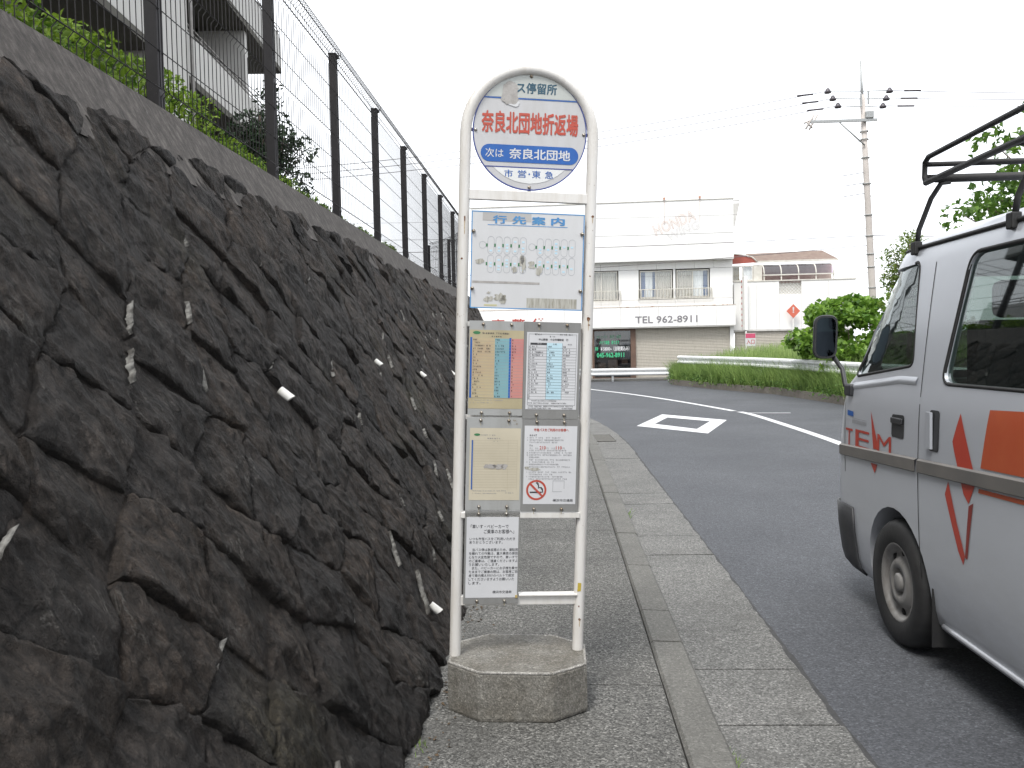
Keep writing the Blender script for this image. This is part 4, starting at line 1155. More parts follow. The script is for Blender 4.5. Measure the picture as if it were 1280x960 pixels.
# inside
for x in (-0.42, 0.42):
    st = MB().box(x - 0.24, x + 0.24, -0.30, 0.22, 0.95, 1.10, 0.04); st.box(x - 0.23, x + 0.23, -0.42, -0.30, 1.05, 1.62, 0.045)
    so = st.build('seat', M_SEAT, van); MB().box(x - 0.12, x + 0.12, -0.40, -0.31, 1.63, 1.80, 0.035).build('headrest', M_SEAT, so)
MB().box(-0.70, 0.70, 0.42, 0.72, 0.95, 1.32, 0.05).build('dashboard', M_CAB, van)
sw = MB(); pts = [(0.42 + 0.18 * math.cos(a), 0.36 + 0.05 * math.sin(a), 1.33 + 0.17 * math.sin(a)) for a in [2 * math.pi * k / 20 for k in range(21)]]
sw.tube(pts, 0.012, 6, caps=False).build('steering_wheel', M_RUBBER, van)
# flank details
def stripe_along(pts_lo, pts_hi, out, name, mat, par, side=-1):
    poly = pts_lo + pts_hi[::-1]
    return flank_patch(poly, out, 4, side).build(name, mat, par, fix=False)
trim_lo = lambda y: 0.905 - 0.043 * (y - 0.78) - 0.035
for side in (-1, 1):
    ys = [0.80, 0.7, 0.55, 0.42]
    for (ya, yb) in ((0.86, -0.28), (-0.30, -1.50), (-1.52, -3.5)):
        t = MB(); n = 12; vs = []
        for k in range(n + 1):
            y = ya + (yb - ya) * k / n; z = trim_lo(y)
            for (dz, o_) in ((0, 0.001), (0.006, 0.012), (0.060, 0.013), (0.068, 0.001)):
                x = side_x(y, z + dz, o_); vs.append((x if side < 0 else -x, y, z + dz))
        t.add(vs, [(4 * k + j, 4 * k + j + 1, 4 * k + j + 5, 4 * k + j + 4) for k in range(n) for j in range(3)], False).build('side_moulding', M_TRIM, van)
def seam(pts, w=0.007, side=-1, name='door_seam'):
    mb = MB(); vs = []
    for i, (y, z) in enumerate(pts):
        q = Vector(pts[min(i + 1, len(pts) - 1)]) - Vector(pts[max(i - 1, 0)]); q.normalize(); nrm = Vector((q.y, -q.x)) * w / 2
        for s_ in (-1, 1):
            x = side_x(y + nrm.x * s_, z + nrm.y * s_, 0.0012); vs.append((x if side < 0 else -x, y + nrm.x * s_, z + nrm.y * s_))
    return mb.add(vs, [(2 * i, 2 * i + 1, 2 * i + 3, 2 * i + 2) for i in range(len(pts) - 1)]).build(name, M_RUBBER, van, fix=False)
def dens(pts, n=8):
    out = []
    for a, b in zip(pts, pts[1:]):
        for k in range(n): t = k / n; out.append((a[0] + (b[0] - a[0]) * t, a[1] + (b[1] - a[1]) * t))
    return out + [pts[-1]]
for side in (-1, 1):
    seam(dens([(-0.29, 0.42), (-0.29, 1.2), (-0.25, 1.90)]), side=side)
    seam(dens([(0.69, 0.78), (0.70, 1.28)]), side=side)
    seam(dens([(-1.51, 0.36), (-1.51, 1.90)]), side=side)
    seam(dens([(0.42, 0.56), (0.36, 0.50), (-0.165, 0.42)]), side=side) if False else None
    # crease below the windows, catching the light
    cr = MB(); vs = []; n = 26
    for k in range(n + 1):
        y = 0.77 - 1.0 * k / n
        z = 1.265 + 0.075 * min(1.0, max(0.0, (0.77 - y) / 0.8))
        for (dz, o_) in ((-0.018, 0.0008), (-0.004, 0.0075), (0.008, 0.0055), (0.022, 0.0008)):
            x = side_x(y, z + dz, o_); vs.append((x if side < 0 else -x, y, z + dz))
    cr.add(vs, [(4 * k + j, 4 * k + j + 1, 4 * k + j + 5, 4 * k + j + 4) for k in range(n) for j in range(3)], True).build('belt_crease', M_SILVER, van)
    # drip rail
    dr = MB(); pts = []
    for k in range(30):
        y = 0.30 - 3.85 * k / 29; z = 1.992; x = side_x(y, z, 0.004); pts.append((x if side < 0 else -x, y, z))
    dr.tube(pts, 0.0105, 6).build('drip_rail', M_RUBBER, van, fix=False)
    sl = MB(); pts = []
    for k in range(14):
        y = -0.46 - 1.50 * k / 13; x = side_x(y, 0.245, 0.002); pts.append((x if side < 0 else -x, y, 0.245))
    sl.tube(pts, 0.014, 6).build('sill_bead', M_SILVER, van, fix=False)
    # handles
    hp = flank_patch(rounded([(0.02, 1.055), (0.02, 1.168), (-0.13, 1.172), (-0.13, 1.055)], 0.02), 0.002, 4, side).build('door_handle', M_DPLAST, van, fix=False)
    x = side_x(-0.06, 1.11, 0.014) * (1 if side < 0 else -1)
    MB().box(min(x, x + 0.012 * -side), max(x, x + 0.012 * -side), -0.12, 0.01, 1.125, 1.155, 0.005).build('grip', M_DPLAST, hp)
    hs_ = flank_patch(rounded([(-0.40, 1.035), (-0.40, 1.22), (-0.50, 1.22), (-0.50, 1.035)], 0.022), 0.002, 4, side).build('sliding_door_handle', M_DPLAST, van, fix=False)
    x = side_x(-0.42, 1.12, 0.018) * (1 if side < 0 else -1)
    MB().box(min(x, x + 0.012 * -side), max(x, x + 0.012 * -side), -0.445, -0.40, 1.045, 1.21, 0.008).build('grip', M_SILVER, hs_)
# red and orange lettering and stripes on the left flank
def decal(poly, mat, name, out=0.0022): return flank_patch(poly, out, 6).build(name, mat, van, fix=False)
D_ = lambda pts: [(a + 0.045, b) for a, b in pts]
decal(D_([(-0.731, 1.225), (-0.671, 1.10), (-0.689, 1.06), (-0.775, 0.893), (-0.817, 0.859), (-0.868, 0.942), (-0.852, 1.003), (-0.795, 1.109)]), M_DECALR, 'red_flash')
decal(D_([(-0.640, 0.925), (-0.609, 0.863), (-0.720, 0.641), (-0.76, 0.591), (-0.778, 0.632), (-0.712, 0.765)]), M_DECALR, 'red_flash')
decal(D_([(-0.818, 0.850), (-0.855, 0.868), (-0.797, 0.622), (-0.779, 0.628)]), plain('dark_red_decal', (0.24, 0.03, 0.022), None, 0.4), 'red_flash', 0.0024)
decal(D_([(-0.962, 1.255), (-0.91, 1.019), (-1.66, 1.045), (-1.66, 1.285)]), M_DECALO, 'orange_panel')
decal(D_([(-0.90, 0.935), (-0.895, 0.918), (-1.66, 0.945), (-1.66, 0.963)]), M_DECALO, 'orange_line')
def flank_text(body, y0, y1, z0, z1, mat, bold=0.0, skew=0.0):
    v, f_ = text_verts(body, bold)
    xs = [p[0] for p in v]; ys = [p[1] for p in v]
    mb = MB(); vs = []
    for p in v:
        t = (p[0] - min(xs)) / (max(xs) - min(xs)); u = (p[1] - min(ys)) / (max(ys) - min(ys))
        y = y0 + (y1 - y0) * t + skew * u; z = z0 + (z1 - z0) * u
        vs.append((side_x(y, z, 0.0026), y, z))
    mb.add(vs, f_).build('lettering', mat, van, fix=False)
flank_text('T', 0.675, 0.565, 0.945, 1.04, M_DECALR, 0.0)
flank_text('E', 0.52, 0.31, 0.945, 1.045, M_DECALR, 0.0)
flank_text('M', 0.20, 0.02, 0.955, 1.05, M_DECALR, 0.0)
decal([(0.30, 1.165), (0.175, 0.965), (0.255, 0.965)], M_DECALR, 'red_flash')
decal([(0.29, 0.885), (0.20, 0.885), (0.235, 0.835)], M_DECALR, 'red_flash')
decal([(0.655, 1.145), (0.56, 1.14), (0.56, 1.112), (0.655, 1.115)], M_BLUE, 'blue_emblem')
flank_text('iiiiiiiiiiii', 0.57, 0.36, 1.075, 1.105, M_GREYINK, 0.0)
# bumpers
bl = [(z, w + 0.012, yf + 0.028, yr - 0.02, r) for (z, w, yf, yr, r) in LV if z <= 0.60]
for (keep, nm_) in ((lambda y: y > 0.44, 'front_bumper'), (lambda y: y < -3.3, 'rear_bumper')):
    rings = [outline(w, yf, yr, r) for (z, w, yf, yr, r) in bl]; n = len(rings[0]); mb = MB()
    mb.v = [(x, y, bl[i][0] if i < len(bl) - 1 else 0.585) for i in range(len(bl)) for (x, y) in rings[i]]
    for i in range(len(bl) - 1):
        for k in range(n):
            ks = (i * n + k, i * n + (k + 1) % n)
            if all(keep(mb.v[q][1]) for q in ks): mb.f.append((ks[0], ks[1], ks[1] + n, ks[0] + n)); mb.smooth.append(True)
    us = sorted({i for f in mb.f for i in f}); mp_ = {o: i for i, o in enumerate(us)}; mb.v = [mb.v[i] for i in us]; mb.f = [tuple(mp_[i] for i in f) for f in mb.f]
    bo = mb.build(nm_, M_DPLAST, van, fix=False)
    md = bo.modifiers.new('thick', 'SOLIDIFY'); md.thickness = 0.012; md.offset = -1
# lamps
for x in (-1, 1):
    lm = MB(); vs = []
    for k in range(5):
        z = 0.66 + 0.20 * k / 4
        for i in range(7):
            xx = 0.52 + 0.31 * i / 6
            w = wz(z); a = next((q for q in LV if q[0] >= z)); yf, r = a[2], a[4]
            if xx > w - r: yy = yf - r + math.sqrt(max(0, r * r - (xx - (w - r)) ** 2))
            else: yy = yf + 0.05 * (1 - (xx / w) ** 2)
            vs.append((x * xx, yy + 0.006, z))
    lm.add(vs, [(k * 7 + i, k * 7 + i + 1, (k + 1) * 7 + i + 1, (k + 1) * 7 + i) for k in range(4) for i in range(6)], True)
    lm.build('headlight', plain('lamp_lens', (0.55, 0.57, 0.6), None, 0.1, metal=0.4), van, fix=False)
    MB().box(x * 0.70 - 0.09, x * 0.70 + 0.09, -3.745, -3.70, 0.85, 1.2, 0.01).build('tail_light', M_DECALR, van)
MB().box(-0.45, 0.45, 0.965, 0.985, 0.68, 0.84, 0.01).build('grille', M_DPLAST, van)
# wheels
def wheel(x, y, side):
    w = thing('wheel_root', '', '') if False else None
    R = 0.318; W = 0.185
    ty = MB(); pr = [(0.195, -W / 2 + 0.01), (0.215, -W / 2), (0.285, -W / 2 - 0.004), (0.308, -W / 2 + 0.018), (R, -W / 2 + 0.04), (R, W / 2 - 0.04), (0.308, W / 2 - 0.018), (0.285, W / 2 + 0.004), (0.215, W / 2), (0.195, W / 2 - 0.01)]
    ty.lathe([(r, t) for r, t in pr], 40, 'x', (x, y, R))
    wo = ty.build('wheel', M_RUBBER, van, fix=False)
    o = x + side * (W / 2 - 0.02)
    rm = MB(); s = side
    rm.lathe([(0.197, o - x + 0.012 * s), (0.190, o - x + 0.014 * s), (0.178, o - x - 0.004 * s), (0.165, o - x - 0.03 * s), (0.135, o - x - 0.022 * s), (0.11, o - x + 0.004 * s), (0.075, o - x + 0.006 * s), (0.062, o - x - 0.02 * s), (0.0, o - x - 0.02 * s)], 32, 'x', (x, y, R))
    rim = rm.build('rim', M_STEEL, wo)
    hb = MB(); hb.lathe([(0.048, o - x - 0.02 * s), (0.045, o - x + 0.008 * s), (0.03, o - x + 0.014 * s), (0.0, o - x + 0.015 * s)], 20, 'x', (x, y, R)); hb.build('hub_cap', M_STEEL, wo)
    for k in range(8):
        a = 2 * math.pi * k / 8; c = (x, y + 0.148 * math.cos(a), R + 0.148 * math.sin(a))
        MB().lathe([(0.0, o - x - 0.019 * s), (0.017, o - x - 0.0195 * s), (0.019, o - x - 0.028 * s)], 10, 'x', c).build('rim_hole', M_BLACK, wo)
for ya in (0.0, -2.415):
    wheel(-0.745, ya, -1); wheel(0.745, ya, 1)
MB().box(-0.60, 0.60, 0.42 - 0.9, -0.30 + 0.74, 0.20, 0.30).build('underbody', M_RUBBER, van)
for ya in (0.0, -2.415):
    for sd in (-1, 1):
        MB().box(min(sd * 0.62, sd * 0.60), max(sd * 0.62, sd * 0.60), ya - 0.38, ya + 0.38, 0.10, 0.72).build('inner_arch', M_RUBBER, van)
        mf = MB().box(sd * 0.74 - 0.09, sd * 0.74 + 0.09, ya - 0.405, ya - 0.395, 0.13, 0.40); mf.build('mud_flap', M_RUBBER, van)
# mirror on its stalk, ahead of the door
mx_, my_, mz_ = -0.925, 0.79, 1.575
mr = MB(); shp = rounded([(mx_ - 0.072, mz_ - 0.135), (mx_ + 0.066, mz_ - 0.135), (mx_ + 0.075, mz_ + 0.125), (mx_ - 0.064, mz_ + 0.125)], 0.055)
n = len(shp); vs = []
cxm, czm = mx_, mz_ - 0.005
for (dy, k_) in ((0.0, 0.97), (0.008, 1.0), (0.03, 0.98), (0.055, 0.86), (0.07, 0.6)):
    vs += [(cxm + (p[0] - cxm) * k_, my_ + dy, czm + (p[1] - czm) * k_) for p in shp]
fs = [(i * n + k, i * n + (k + 1) % n, (i + 1) * n + (k + 1) % n, (i + 1) * n + k) for i in range(4) for k in range(n)] + [tuple(range(n)), tuple(4 * n + k for k in range(n))]
mo = mr.add(vs, fs, True).build('door_mirror', M_DPLAST, van, sharp=50)
mg = MB(); pl_ = rounded([(mx_ - 0.058, mz_ - 0.12), (mx_ + 0.053, mz_ - 0.12), (mx_ + 0.061, mz_ + 0.11), (mx_ - 0.051, mz_ + 0.11)], 0.045)
mg.add([(p[0], my_ - 0.002 + 0.0 * p[0], p[1]) for p in pl_], [tuple(range(len(pl_)))]).build('mirror_glass', plain('mirror_glass', (0.055, 0.065, 0.08), None, 0.03, metal=1.0), mo)
MB().tube([(mx_ + 0.05, my_ + 0.03, mz_ - 0.12), (mx_ + 0.09, my_ - 0.02, mz_ - 0.2), (-0.85, my_ - 0.11, mz_ - 0.29), (-0.815, my_ - 0.15, mz_ - 0.31)], 0.014, 8).build('mirror_stalk', M_DPLAST, mo, fix=False)
MB().box(-0.86, -0.80, my_ - 0.21, my_ - 0.11, mz_ - 0.35, mz_ - 0.28, 0.012).build('mirror_mount', M_DPLAST, mo)
# roof rack
RK = []
rack = MB()
xr, z0_, z1_ = 0.695, 2.31, 2.43
yA, yB = -0.02, -3.0
for sd in (-1, 1):
    x = sd * xr
    MB().tube([(x, yA, z0_), (x, yB, z0_)], 0.016, 8).build('rack_rail', M_RUBBER, van, fix=False)
    MB().tube([(x, yA - 0.0, z0_), (x, yA + 0.015, z0_ + 0.03), (x, yA + 0.01, z1_ - 0.02), (x, yA - 0.03, z1_), (x, yB, z1_), (x, yB, z0_)], 0.0135, 8).build('rack_rail', M_RUBBER, van, fix=False)
    for k, y in enumerate((-0.12, -1.0, -1.9, -2.8)):
        xg = side_x(min(y, 0), 1.995, 0.012) * (1 if sd < 0 else -1)
        MB().tube([(xg, y + 0.12, 1.985), (xg * 0.995, y + 0.10, 2.08), (x * 0.99, y + 0.06, 2.225), (x * 0.96, y, 2.287), (x * 0.9, y, 2.293)], 0.013, 8).build('rack_leg', M_RUBBER, van, fix=False)
        MB().box(min(xg - 0.02, xg + 0.02), max(xg - 0.02, xg + 0.02), y + 0.095, y + 0.145, 1.96, 2.025, 0.006).build('rack_clamp', M_RUBBER, van)
        if y < -0.5: MB().tube([(x, y, z0_), (x, y, z1_)], 0.010, 6).build('rack_upright', M_RUBBER, van, fix=False)
MB().box(-xr, xr, yA - 0.01, yA + 0.022, z0_ + 0.02, z1_ - 0.015, 0.004).build('rack_headboard', M_RUBBER, van) if False else None
for k in range(9):
    y = yA - 0.10 - k * 0.345
    MB().tube([(-xr, y, z0_), (xr, y, z0_)], 0.0125 if k % 3 else 0.02, 8).build('rack_crossbar', M_RUBBER, van, fix=False)
MB().tube([(-xr, yA + 0.005, z1_ - 0.03), (xr, yA + 0.005, z1_ - 0.03)], 0.0125, 8).build('rack_crossbar', M_RUBBER, van, fix=False)
MB().tube([(-xr, yA + 0.015, z0_ + 0.03), (xr, yA + 0.015, z0_ + 0.03)], 0.0125, 8).build('rack_crossbar', M_RUBBER, van, fix=False)
# ================================================================== white shop building across the bend
M_WALLW = weathered('white_wall_panel', (0.80, 0.797, 0.785), (0.70, 0.68, 0.63), (0.42, 0.30, 0.2), 0.6, 0.3, 0.745, 3.0, 0.4, (2, 2, 0.5))
M_GAP = plain('panel_joint', (0.56, 0.55, 0.53), (0.48, 0.47, 0.45), 0.9)
M_SHUT = weathered('steel_shutter', (0.46, 0.43, 0.38), (0.33, 0.30, 0.25), None, 0.5, 0.6)
M_FRAMEW = plain('pale_window_frame', (0.62, 0.6, 0.55), (0.52, 0.5, 0.45), 0.5)
M_PANE = glass('house_glass', (0.95, 0.955, 0.955), 0.1)
M_ROOM = plain('room_wall', (0.16, 0.14, 0.12), (0.12, 0.105, 0.09), 0.9)
M_CURT_B = plain('blue_curtain', (0.16, 0.22, 0.42), (0.26, 0.33, 0.5), 0.9, 3.0, stretch=(6, 6, 0.3))
M_CURT_W = plain('white_curtain', (0.85, 0.85, 0.85), (0.75, 0.76, 0.77), 0.9, 3.0, stretch=(6, 6, 0.3))
M_CURT_G = plain('grey_blind', (0.50, 0.46, 0.41), (0.58, 0.54, 0.48), 0.9, 3.0, stretch=(6, 6, 0.3))
M_BROWN = plain('brown_frame', (0.105, 0.062, 0.045), (0.14, 0.085, 0.06), 0.6)
M_LETTER = plain('grey_letters', (0.23, 0.22, 0.24), (0.16, 0.15, 0.17), 0.6)
M_REDL = plain('red_letters', (0.42, 0.06, 0.05), (0.34, 0.06, 0.05), 0.6)
shop = thing('shop_building', 'white two storey shop with roller shutter and telephone number on its fascia', 'building', (1.89, 41.5, RZ), rad(-3))
XL, XR = -6.1, 6.72
MB().box(XL, XR, 0.62, 9.0, 0, 8.3).build('back_wall', M_WALLW, shop)
def panel_row(par, x0, x1, z0, z1, y0, y1, step, name='wall_panel', gap=0.009, mat=None):
    n = max(1, round((x1 - x0) / step)); w = (x1 - x0) / n
    for k in range(n):
        MB().box(x0 + k * w + gap / 2, x0 + (k + 1) * w - gap / 2, y0, y1, z0, z1).build(name, mat or M_WALLW, par)
# parapet band
MB().box(XL, XR, -0.42, 0.615, 5.80, 8.66).build('parapet', weathered('white_parapet', (0.80, 0.80, 0.79), (0.72, 0.71, 0.68), None, 0.6, 0.3), shop)
MB().box(XL - 0.02, XR + 0.03, -0.45, 0.64, 8.665, 8.71).build('parapet_cap', M_FRAMEW, shop)
MB().prism([(6.728, 8.45), (7.02, 8.45), (6.78, 7.34), (6.728, 7.30)], 'y', -0.40, -0.32).build('corner_wedge', M_GAP, shop)
MB().box(6.728, 7.03, -0.41, -0.30, 8.56, 8.60).build('corner_wedge_cap', M_GAP, shop)
# upper floor panels round the windows
WX = [(-0.45, 1.13), (2.23, 3.80), (4.02, 5.58)]
MB().box(XL, XR, 0.14, 0.60, 3.30, 3.56).build('floor_beam', M_GAP, shop)
panel_row(shop, XL, XR, 5.42, 5.795, 0.0, 0.13, 0.93); panel_row(shop, XL, XR, 3.565, 3.93, 0.0, 0.13, 0.93)
for (a, b, st) in ((XL, -0.50, 0.93), (1.18, 2.18, 1.0), (3.85, 3.97, 1.0), (5.63, XR, 1.2)): panel_row(shop, a, b, 3.945, 5.405, 0.0, 0.13, st)
MB().box(XL, XR, 0.56, 0.618, 3.56, 5.79).build('inner_wall', M_ROOM, shop)
def win(par, x0, x1, z0, z1, y, curt, frames=2):
    f = MB(); t = 0.05
    f.box(x0, x1, y, y + 0.09, z0, z0 + t); f.box(x0, x1, y, y + 0.09, z1 - t, z1)
    f.box(x0, x0 + t, y, y + 0.09, z0 + t, z1 - t); f.box(x1 - t, x1, y, y + 0.09, z0 + t, z1 - t)
    w = f.build('window_frame', M_FRAMEW, par)
    n = frames
    for k in range(n):
        a = x0 + t + (x1 - x0 - 2 * t) * k / n; b = x0 + t + (x1 - x0 - 2 * t) * (k + 1) / n
        MB().box(a + 0.002, b - 0.002, y + 0.04 + 0.01 * (k % 2), y + 0.046 + 0.01 * (k % 2), z0 + t, z1 - t).build('pane', M_PANE, w)
        if k: MB().box(a - 0.025, a + 0.025, y + 0.02, y + 0.07, z0 + t + 0.001, z1 - t - 0.001).build('meeting_stile', M_FRAMEW, w)
    for (cx0, cx1, m, cz) in curt:
        vs = []; nn = 24
        for k in range(nn + 1):
            x = cx0 + (cx1 - cx0) * k / nn; d = y + 0.11 + 0.02 * math.sin(k * 1.9)
            vs += [(x, d, z0 + t), (x + (cz if k > nn * 0.4 else 0), d, z1 - t)]
        MB().add(vs, [(2 * k, 2 * k + 2, 2 * k + 3, 2 * k + 1) for k in range(nn)]).build('curtain', m, w, fix=False)
    return w
win(shop, -0.45, 1.13, 3.98, 5.38, 0.03, [(-0.4, 0.02, plain('tan_blind', (0.46, 0.40, 0.32), (0.38, 0.33, 0.27), 0.9), 0), (0.05, 1.05, M_CURT_G, 0)])
win(shop, 2.23, 3.80, 4.02, 5.36, 0.03, [(2.28, 2.50, M_CURT_B, 0), (2.50, 2.86, M_CURT_W, 0), (2.86, 3.02, M_CURT_B, 0), (3.04, 3.75, M_CURT_G, 0)])
win(shop, 4.02, 5.58, 4.02, 5.36, 0.03, [(4.07, 4.82, M_CURT_G, 0), (4.84, 5.32, M_CURT_W, 0.0), (5.33, 5.53, M_CURT_B, 0)])
def railing(par, x0, x1, z0, z1, y):
    m = MB(); m.box(x0, x1, y, y + 0.04, z1 - 0.04, z1); m.box(x0, x1, y, y + 0.04, z0, z0 + 0.04)
    m.box(x0, x0 + 0.04, y, y + 0.13, z0 + 0.04, z1 - 0.04); m.box(x1 - 0.04, x1, y, y + 0.13, z0 + 0.04, z1 - 0.04)
    r = m.build('window_railing', M_FRAMEW, par)
    n = int((x1 - x0) / 0.155)
    for k in range(1, n): 
        x = x0 + (x1 - x0) * k / n; MB().box(x - 0.013, x + 0.013, y + 0.005, y + 0.03, z0 + 0.04, z1 - 0.04).build('baluster', M_FRAMEW, r)
railing(shop, -0.62, 1.28, 3.90, 4.42, -0.14); railing(shop, 2.14, 5.72, 3.95, 4.45, -0.14)
# fascia and lettering
panel_row(shop, XL, 6.79, 2.60, 3.555, -0.36, -0.02, 0.93, 'fascia_panel')
MB().box(XL, 6.80, -0.37, -0.01, 3.558, 3.60).build('fascia_cap', weathered('stained_cap', (0.55, 0.5, 0.45), (0.36, 0.26, 0.2), (0.3, 0.16, 0.09), 0.7, 0.7, 0.6, 4.0), shop)
MB().box(XL, 6.78, -0.34, 0.60, 2.54, 2.595).build('soffit', M_GAP, shop)
text_in('TEL 962-8911', (1.96, 2.77, 4.97, 3.12), -0.375, M_LETTER, shop, bold=0.012, thick=0.03)
for k, ch in enumerate('車整備'): text_in(ch, (-5.15 + k * 1.02, 2.70, -4.48 + k * 1.02, 3.13), -0.375, M_REDL, shop, bold=0.02, thick=0.03)
M_NEON = plain('rusty_tube', (0.42, 0.20, 0.13), (0.5, 0.32, 0.24), 0.7, 8.0); M_NEOND = plain('faded_tube', (0.36, 0.33, 0.35), (0.5, 0.46, 0.46), 0.7, 8.0)
text_in('HONDA', (3.03, 6.98, 5.10, 7.52), -0.46, M_NEON, shop, name='tube_lettering', bevel=0.009, angle=rad(21))
text_in('WING', (3.62, 6.72, 5.25, 7.14), -0.46, M_NEOND, shop, name='tube_lettering', bevel=0.008, angle=rad(21))
for x in (3.43, 5.12):
    MB().tube([(x, -0.47, 8.86), (x, -0.47, 7.5)], 0.005, 5).build('sign_hanger', M_NEON, shop, fix=False)
    MB().box(x - 0.06, x + 0.06, -0.50, -0.44, 8.72, 8.84).build('hanger_bracket', M_NEON, shop)
# ground floor
MB().box(XL, -3.3, 0.0, 0.12, 0, 2.535).build('plain_wall', M_WALLW, shop)
MB().box(-0.16, -0.06, -0.05, 0.10, 0, 2.535).build('door_post', M_BROWN, shop); MB().box(1.74, 1.99, -0.05, 0.10, 0, 2.535).build('door_post', M_BROWN, shop)
MB().box(-0.06, 1.74, -0.02, 0.08, 2.44, 2.535).build('lintel', M_BROWN, shop); MB().box(-0.06, 1.74, -0.02, 0.08, 0, 0.12).build('threshold', M_BROWN, shop)
MB().box(-0.06, 1.74, 0.5, 0.6, 0.0, 2.535).build('shop_interior', plain('shop_dark', (0.028, 0.018, 0.018), (0.04, 0.028, 0.026), 0.7), shop)
for (x0, x1, z0, z1) in ((0.10, 0.42, 1.9, 2.35), (0.52, 0.98, 1.95, 2.38), (1.15, 1.62, 2.0, 2.38), (0.12, 0.5, 0.15, 0.85), (0.62, 1.1, 0.25, 1.0), (1.3, 1.6, 0.75, 1.05)):
    MB().box(x0, x1, 0.40, 0.46, z0, z1).build('display_board', plain('display_board', (0.22, 0.17, 0.13), (0.16, 0.12, 0.10), 0.8), shop)
sg = MB().box(-0.05, 1.73, 0.02, 0.03, 0.125, 2.435).build('shop_window', glass('shop_glass', (0.7, 0.68, 0.68), 0.12), shop)
M_GRT = plain('green_vinyl', (0.05, 0.42, 0.20), (0.06, 0.48, 0.24), 0.5)
text_in('オートバイ　販売・修理', (0.08, 2.06, 1.26, 2.24), 0.014, plain('faded_green_vinyl', (0.06, 0.22, 0.12), None, 0.6), sg, bold=0.02)
text_in('バイク車検　承ります', (0.20, 1.76, 1.18, 1.97), 0.014, M_GRT, sg, bold=0.03)
text_in('車検', (-0.02, 1.46, 0.13, 1.66), 0.014, M_GRT, sg, bold=0.03); text_in('¥ 58000~（自賠責込み）', (0.26, 1.44, 1.68, 1.68), 0.014, M_PAPER, sg, bold=0.035)
text_in('045-962-8911', (0.06, 1.12, 1.42, 1.36), 0.014, M_GRT, sg, bold=0.03)
def shutter(par, x0, x1, z0, z1, y, pitch=0.075):
    m = MB(); z = z0; vs = []; fs = []
    prof_ = []
    while z < z1:
        prof_ += [(y, z), (y - 0.018, z + pitch * 0.3), (y - 0.018, z + pitch * 0.75), (y, z + pitch * 0.95)]; z += pitch
    prof_ = [(a, min(b, z1)) for a, b in prof_]
    for (a, b) in prof_: vs += [(x0, a, b), (x1, a, b)]
    fs = [(2 * k, 2 * k + 1, 2 * k + 3, 2 * k + 2) for k in range(len(prof_) - 1)]
    return m.add(vs, fs).build('roller_shutter', M_SHUT, par, fix=False)
shutter(shop, 1.995, 6.56, 0.0, 2.53, 0.06); shutter(shop, -3.28, -0.165, 0.0, 2.53, 0.06)
MB().box(6.565, 6.745, -0.04, 0.30, 0, 2.535).build('corner_pillar', M_WALLW, shop)

# ================================================================== annex with sun room to its right
annex = thing('annex_building', 'low white annex with a glazed sun room and brown roof', 'building', (1.89, 41.5, RZ), rad(-3))
for (a, b, c, d) in ((6.80, 8.98, 2.36, 4.70), (8.98, 10.04, 2.36, 4.02), (10.04, 12.6, 2.36, 4.70)):
    panel_row(annex, a, b, c, d, 0.30, 0.42, 1.08)
MB().box(6.80, 12.6, 0.43, 7.0, 2.3, 4.60).build('annex_body', M_WALLW, annex)
MB().box(6.78, 12.62, 0.27, 0.60, 4.705, 4.76).build('wall_cap', M_FRAMEW, annex)
MB().box(6.80, 12.6, 0.28, 0.42, 2.28, 2.355).build('lintel', M_GAP, annex)
shutter(annex, 6.85, 12.4, 0, 2.275, 0.40)
lt = MB()
for k in range(-4, 9):
    for sg_ in (1, -1):
        pts = []
        for t in (0.0, 1.0):
            z = 4.05 + 0.64 * t; x = 9.0 + k * 0.165 + (0.64 * t if sg_ > 0 else 0.64 * (1 - t)) - 0.05
            pts.append((x, z))
        (xa, za), (xb, zb) = pts
        if xa < 9.0: za += (zb - za) * (9.0 - xa) / (xb - xa); xa = 9.0
        if xb > 10.03: zb = za + (zb - za) * (10.03 - xa) / (xb - xa); xb = 10.03
        if sg_ < 0:
            pass
        if xa < xb - 0.02: lt.tube([(xa, 0.36 if sg_ > 0 else 0.37, za), (xb, 0.36 if sg_ > 0 else 0.37, zb)], 0.012, 4, smooth=False)
for k in range(-4, 9):
    xa, za, xb, zb = 9.0 + k * 0.165, 4.69, 9.0 + k * 0.165 + 0.64, 4.05
    if xa < 9.0: za += (zb - za) * (9.0 - xa) / (xb - xa); xa = 9.0
    if xb > 10.03: zb = za + (zb - za) * (10.03 - xa) / (xb - xa); xb = 10.03
    if xa < xb - 0.02: lt.tube([(xa, 0.385, za), (xb, 0.385, zb)], 0.012, 4, smooth=False)
lt.build('lattice_grille', M_FRAMEW, annex, fix=False)
M_POLY = glass('smoked_sheet', (0.52, 0.42, 0.50), 0.2, 0.15)
MB().box(8.1, 12.0, 2.3, 2.4, 4.61, 5.7).build('sunroom_back', plain('sunroom_wall', (0.42, 0.32, 0.28), (0.5, 0.42, 0.36), 0.8), annex)
ns = 8; x0, x1 = 8.30, 11.60; cs = []
for k in range(ns + 1):
    a = math.pi / 2 * k / ns; cs.append((0.45 + 0.55 * (1 - math.cos(a)), 5.02 + 0.52 * math.sin(a)))
for b in range(4):
    xa, xb = x0 + (x1 - x0) * b / 4 + 0.03, x0 + (x1 - x0) * (b + 1) / 4 - 0.03; vs = []
    for (y, z) in cs: vs += [(xa, y, z), (xb, y, z)]
    vs += [(xa, 2.3, 5.66), (xb, 2.3, 5.66)]
    MB().add(vs, [(2 * k, 2 * k + 1, 2 * k + 3, 2 * k + 2) for k in range(len(vs) // 2 - 1)], True).build('roof_sheet', M_POLY, annex, fix=False)
